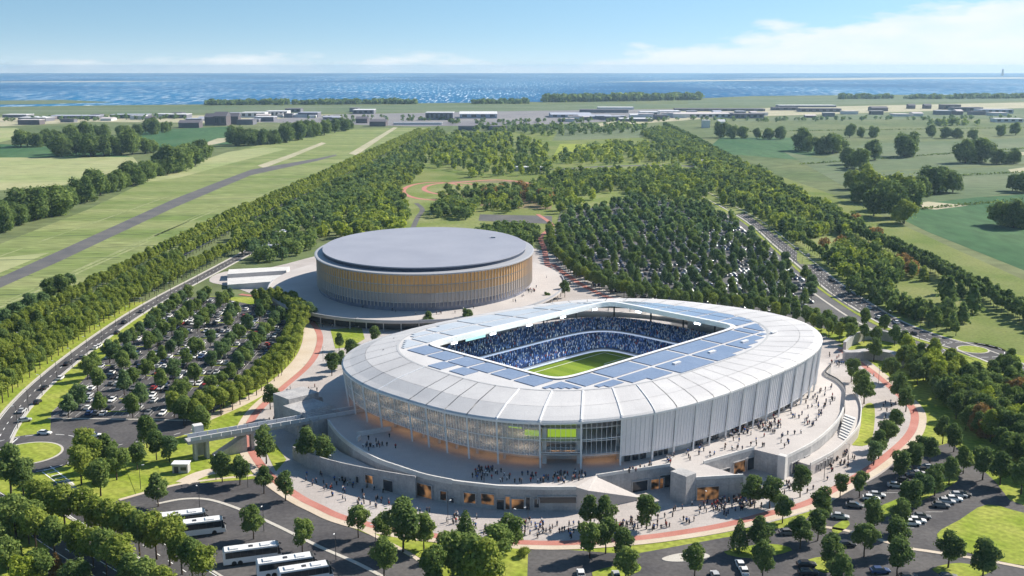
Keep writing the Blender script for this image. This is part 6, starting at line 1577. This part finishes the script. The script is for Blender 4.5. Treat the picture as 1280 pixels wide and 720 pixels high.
# ================================================================== FAR BUILDINGS
BN = 0
mat('wall_grey', (0.16,0.16,0.19), 0.8, fine=0.1, fscale=0.05); mat('wall_white', (0.62,0.62,0.62), 0.8); mat('wall_brown', (0.13,0.11,0.12), 0.8); mat('wall_blue', (0.28,0.33,0.42), 0.8)
mat('roof_pale', (0.66,0.66,0.68), 0.7); mat('roof_dark', (0.13,0.12,0.14), 0.8); mat('roof_lilac', (0.40,0.42,0.50), 0.7); mat('roof_pink', (0.55,0.50,0.50), 0.8)
def far_building(px, py, wpx, h, wallm, roofm, label, depth=40, pitched=False, win=0):
    x, y = G(px, py); sc_ = math.hypot(y, CAM_H)/FPX; w = wpx*sc_
    t = thing('far_building', label, 'building', (x, y, 0.0), R.uniform(-.06,.06), 'far buildings behind the fields')
    mb = MB(); mb.box(-w/2,w/2,0,depth,0,h); mb.build('wall', wallm, t)
    mb = MB()
    if pitched: mb.add([(-w/2-1,-1,h),(w/2+1,-1,h),(w/2+1,depth+1,h),(-w/2-1,depth+1,h),(-w/2-1,depth/2,h*1.45),(w/2+1,depth/2,h*1.45)], [(0,1,5,4),(2,3,4,5),(3,0,4),(1,2,5),(3,2,1,0)])
    else: mb.box(-w/2-.6,w/2+.6,-.6,depth+.6,h,h+1.2)
    mb.build('roof', roofm, t)
    for k in range(win):
        q = MB(); x0 = -w/2+w*(k+0.25)/win; q.box(x0,x0+w/win*0.5,-0.4,-0.05,h*0.3,h*0.85); q.build('window', 'dark_glass', t)
FB = [(549,150,34,20,'wall_grey','roof_pale',"tall grey shed with dark windows on the grey flat",60,False,6),(598,148,46,13,'wall_blue','roof_pale',"pale blue shed with a low ridge beside the tall grey shed",90,True,4),
 (366,140.5,19,11,'wall_grey','roof_dark',"small dark shed alone left on the grey flat",60,False,3),(454,142.5,26,12,'wall_grey','roof_pale',"grey shed with a pale roof on the grey flat",80,False,4),(442,140,10,12,'wall_grey','roof_dark',"dark small block touching the grey pale-roofed shed",50,False,0),
 (236,160,25,13,'wall_brown','roof_dark',"dark brown barn at the end of the green field",40,True,0),(262,156,12,20,'wall_brown','roof_dark',"narrow brown house left of the gabled barns",30,True,0),(275,157,16,24,'wall_brown','roof_dark',"tall brown gabled barn among the far houses",40,True,2),(292,155,12,20,'wall_brown','roof_dark',"small brown house right of the tall gabled barn",30,True,0),
 (316,147,30,14,'wall_white','roof_pale',"white shed left of the bright white warehouse",60,False,4),(346,146,26,16,'wall_white','roof_pale',"bright white warehouse in the far left town",60,False,5),(385,147,24,14,'wall_grey','roof_lilac',"lilac roofed shed right of the white warehouse",60,False,0),(330,152,24,12,'wall_grey','roof_pale',"low pale shed before the bright white warehouse",40,False,0),(306,156,20,12,'wall_grey','roof_dark',"dark low block before the white sheds",40,False,0),
 (472,158,20,12,'wall_brown','roof_dark',"small dark house at the end of the pale path",40,True,0),(452,154,14,12,'wall_brown','roof_dark',"dark cabin left of the pale path end",30,True,0),(40,152,34,10,'wall_grey','roof_pale',"long pale roofed shed at the far left",60,False,0),(90,149,60,9,'wall_grey','roof_lilac',"very long lilac roofed row at the far left",60,False,8),(160,148,44,10,'wall_grey','roof_lilac',"lilac roofed block behind the left woods",60,False,5),(218,148,30,11,'wall_grey','roof_pale',"pale roofed block right of the left woods",60,False,4),(36,156,26,12,'wall_brown','roof_pink',"pinkish low block at the far left edge",40,False,0),(18,147,30,8,'wall_grey','roof_pale',"thin pale shed at the left horizon",50,False,0),
 (714,147,50,9,'wall_blue','roof_lilac',"lilac sloping hall at the middle distance",110,True,5),(745,149,40,8,'wall_blue','roof_lilac',"second lilac hall right of the sloping hall",90,True,0),(755,141,60,9,'wall_grey','roof_dark',"long dark shed behind the lilac halls",60,False,0),(770,137,44,7,'wall_white','roof_pale',"thin white shed behind the long dark shed",60,False,0),(812,146,22,14,'wall_white','roof_pale',"bright white block in the right industrial strip",60,False,3),(838,145,26,14,'wall_white','roof_pale',"second bright white block in the right industrial strip",60,False,4),(795,152,40,7,'wall_grey','roof_pale',"low pale shed before the white blocks",60,False,0),
 (880,147,70,10,'wall_white','roof_pink',"long pink roofed warehouse right of the white blocks",120,False,9),(900,139,110,7,'wall_grey','roof_dark',"very long dark roofed shed behind the pink warehouse",60,False,10),(936,148,38,12,'wall_grey','roof_dark',"dark shed right of the pink warehouse",60,False,5),(883,160,9,18,'wall_white','roof_pale',"tiny white tower house before the warehouses",20,False,0),(902,158,8,12,'wall_white','roof_pale',"tiny white house right of the tower house",20,True,0),(982,138,30,9,'wall_grey','roof_dark',"dark low shed behind the right field trees",50,False,3),
 (1026,140,50,10,'wall_grey','roof_dark',"dark long shed in the right distance",60,False,6),(1010,134,70,6,'wall_grey','roof_pale',"pale thin shed on the right horizon strip",60,False,0),(1100,139,20,11,'wall_brown','roof_dark',"dark cottage in the pale right field",40,True,0),(1190,137,22,16,'wall_brown','roof_dark',"dark block among the right hamlet trees",40,False,2),(1210,140,36,14,'wall_grey','roof_dark',"grey block in the right hamlet",50,False,4),(1246,142,40,12,'wall_blue','roof_lilac',"lilac roofed shed in the right hamlet",60,False,5),(1262,153,34,9,'wall_white','roof_pale',"long white shed below the right hamlet",40,False,4),(1140,136,8,12,'wall_brown','roof_dark',"tiny dark hut left of the right hamlet",30,True,0),(1160,136,8,12,'wall_brown','roof_dark',"tiny dark hut beside the right hamlet",30,True,0),
 (585,163,24,9,'wall_grey','roof_dark',"dark low shed behind the park trees",40,False,0),(622,163,22,9,'wall_grey','roof_dark',"second dark low shed behind the park trees",40,False,0),(522,156,60,5,'wall_white','roof_pale',"long low white wall before the tall grey shed",12,False,0),(660,214,40,5,'wall_white','roof_pale',"low white pavilion in the park trees",14,False,6),(875,207,12,7,'wall_white','roof_pale',"small white pavilion beside the park road",12,False,0),(456,249,12,6,'wall_white','roof_pale',"small white roofed hut among the park trees",12,False,0),(352,300,14,6,'wall_white','roof_pale',"white flat roof among trees left of the arena",14,False,0),(340,316,22,5,'wall_grey','roof_lilac',"grey flat shed among trees left of the arena",12,False,0)]
for f in FB: far_building(*f)
for strip, (pa, pb, cnt_) in (('left town strip', ((20,151),(300,148),16)), ('grey flat strip', ((310,150),(430,147),8)), ('right industrial strip', ((700,151),(960,143),18)), ('right horizon strip', ((1000,145),(1270,147),10))):
    for k in range(cnt_):
        f = (k+R.uniform(.2,.8))/cnt_; px = pa[0]+(pb[0]-pa[0])*f; py = pa[1]+(pb[1]-pa[1])*f+R.uniform(-3,3)
        wm, rm, nm_ = pick([('wall_grey','roof_dark','dark roofed'),('wall_white','roof_pale','pale roofed'),('wall_grey','roof_lilac','lilac roofed'),('wall_brown','roof_pink','pink roofed'),('wall_white','roof_pink','pink roofed')])
        far_building(px, py, R.uniform(7,20), R.uniform(6,12), wm, rm, "small %s block, %s from the left in the %s" % (nm_, ordinal(k+1), strip), R.uniform(20,50), R.random() < .4, 0)
lh = thing('lighthouse', "tiny tower standing up on the right sea horizon", 'lighthouse', (*G(1253,94.5),0))
mb = MB(); mb.tube([(0,0,-2),(0,0,70),(0,0,85)], [22,16,14], 8); mb.build('tower', 'wall_grey', lh)
mb = MB(); mb.tube([(0,0,85),(0,0,100),(0,0,112)], [18,18,2], 8); mb.build('lantern', 'roof_dark', lh)

# ================================================================== HAZE
mb = MB(); mb.box(-23000,23000,-600,25600,-3.0,176.0)
hz = bpy.data.materials.new('haze'); hz.use_nodes = True; hn = hz.node_tree.nodes; hn.clear()
ho = hn.new('ShaderNodeOutputMaterial'); pv = hn.new('ShaderNodeVolumePrincipled'); pv.inputs['Density'].default_value = 4.0e-5; pv.inputs['Color'].default_value = (0.54,0.78,1.0,1); pv.inputs['Anisotropy'].default_value = 0.25
hz.node_tree.links.new(pv.outputs[0], ho.inputs['Volume']); MATS['haze'] = hz
tag(mb.build('haze', 'haze'), kind='stuff')
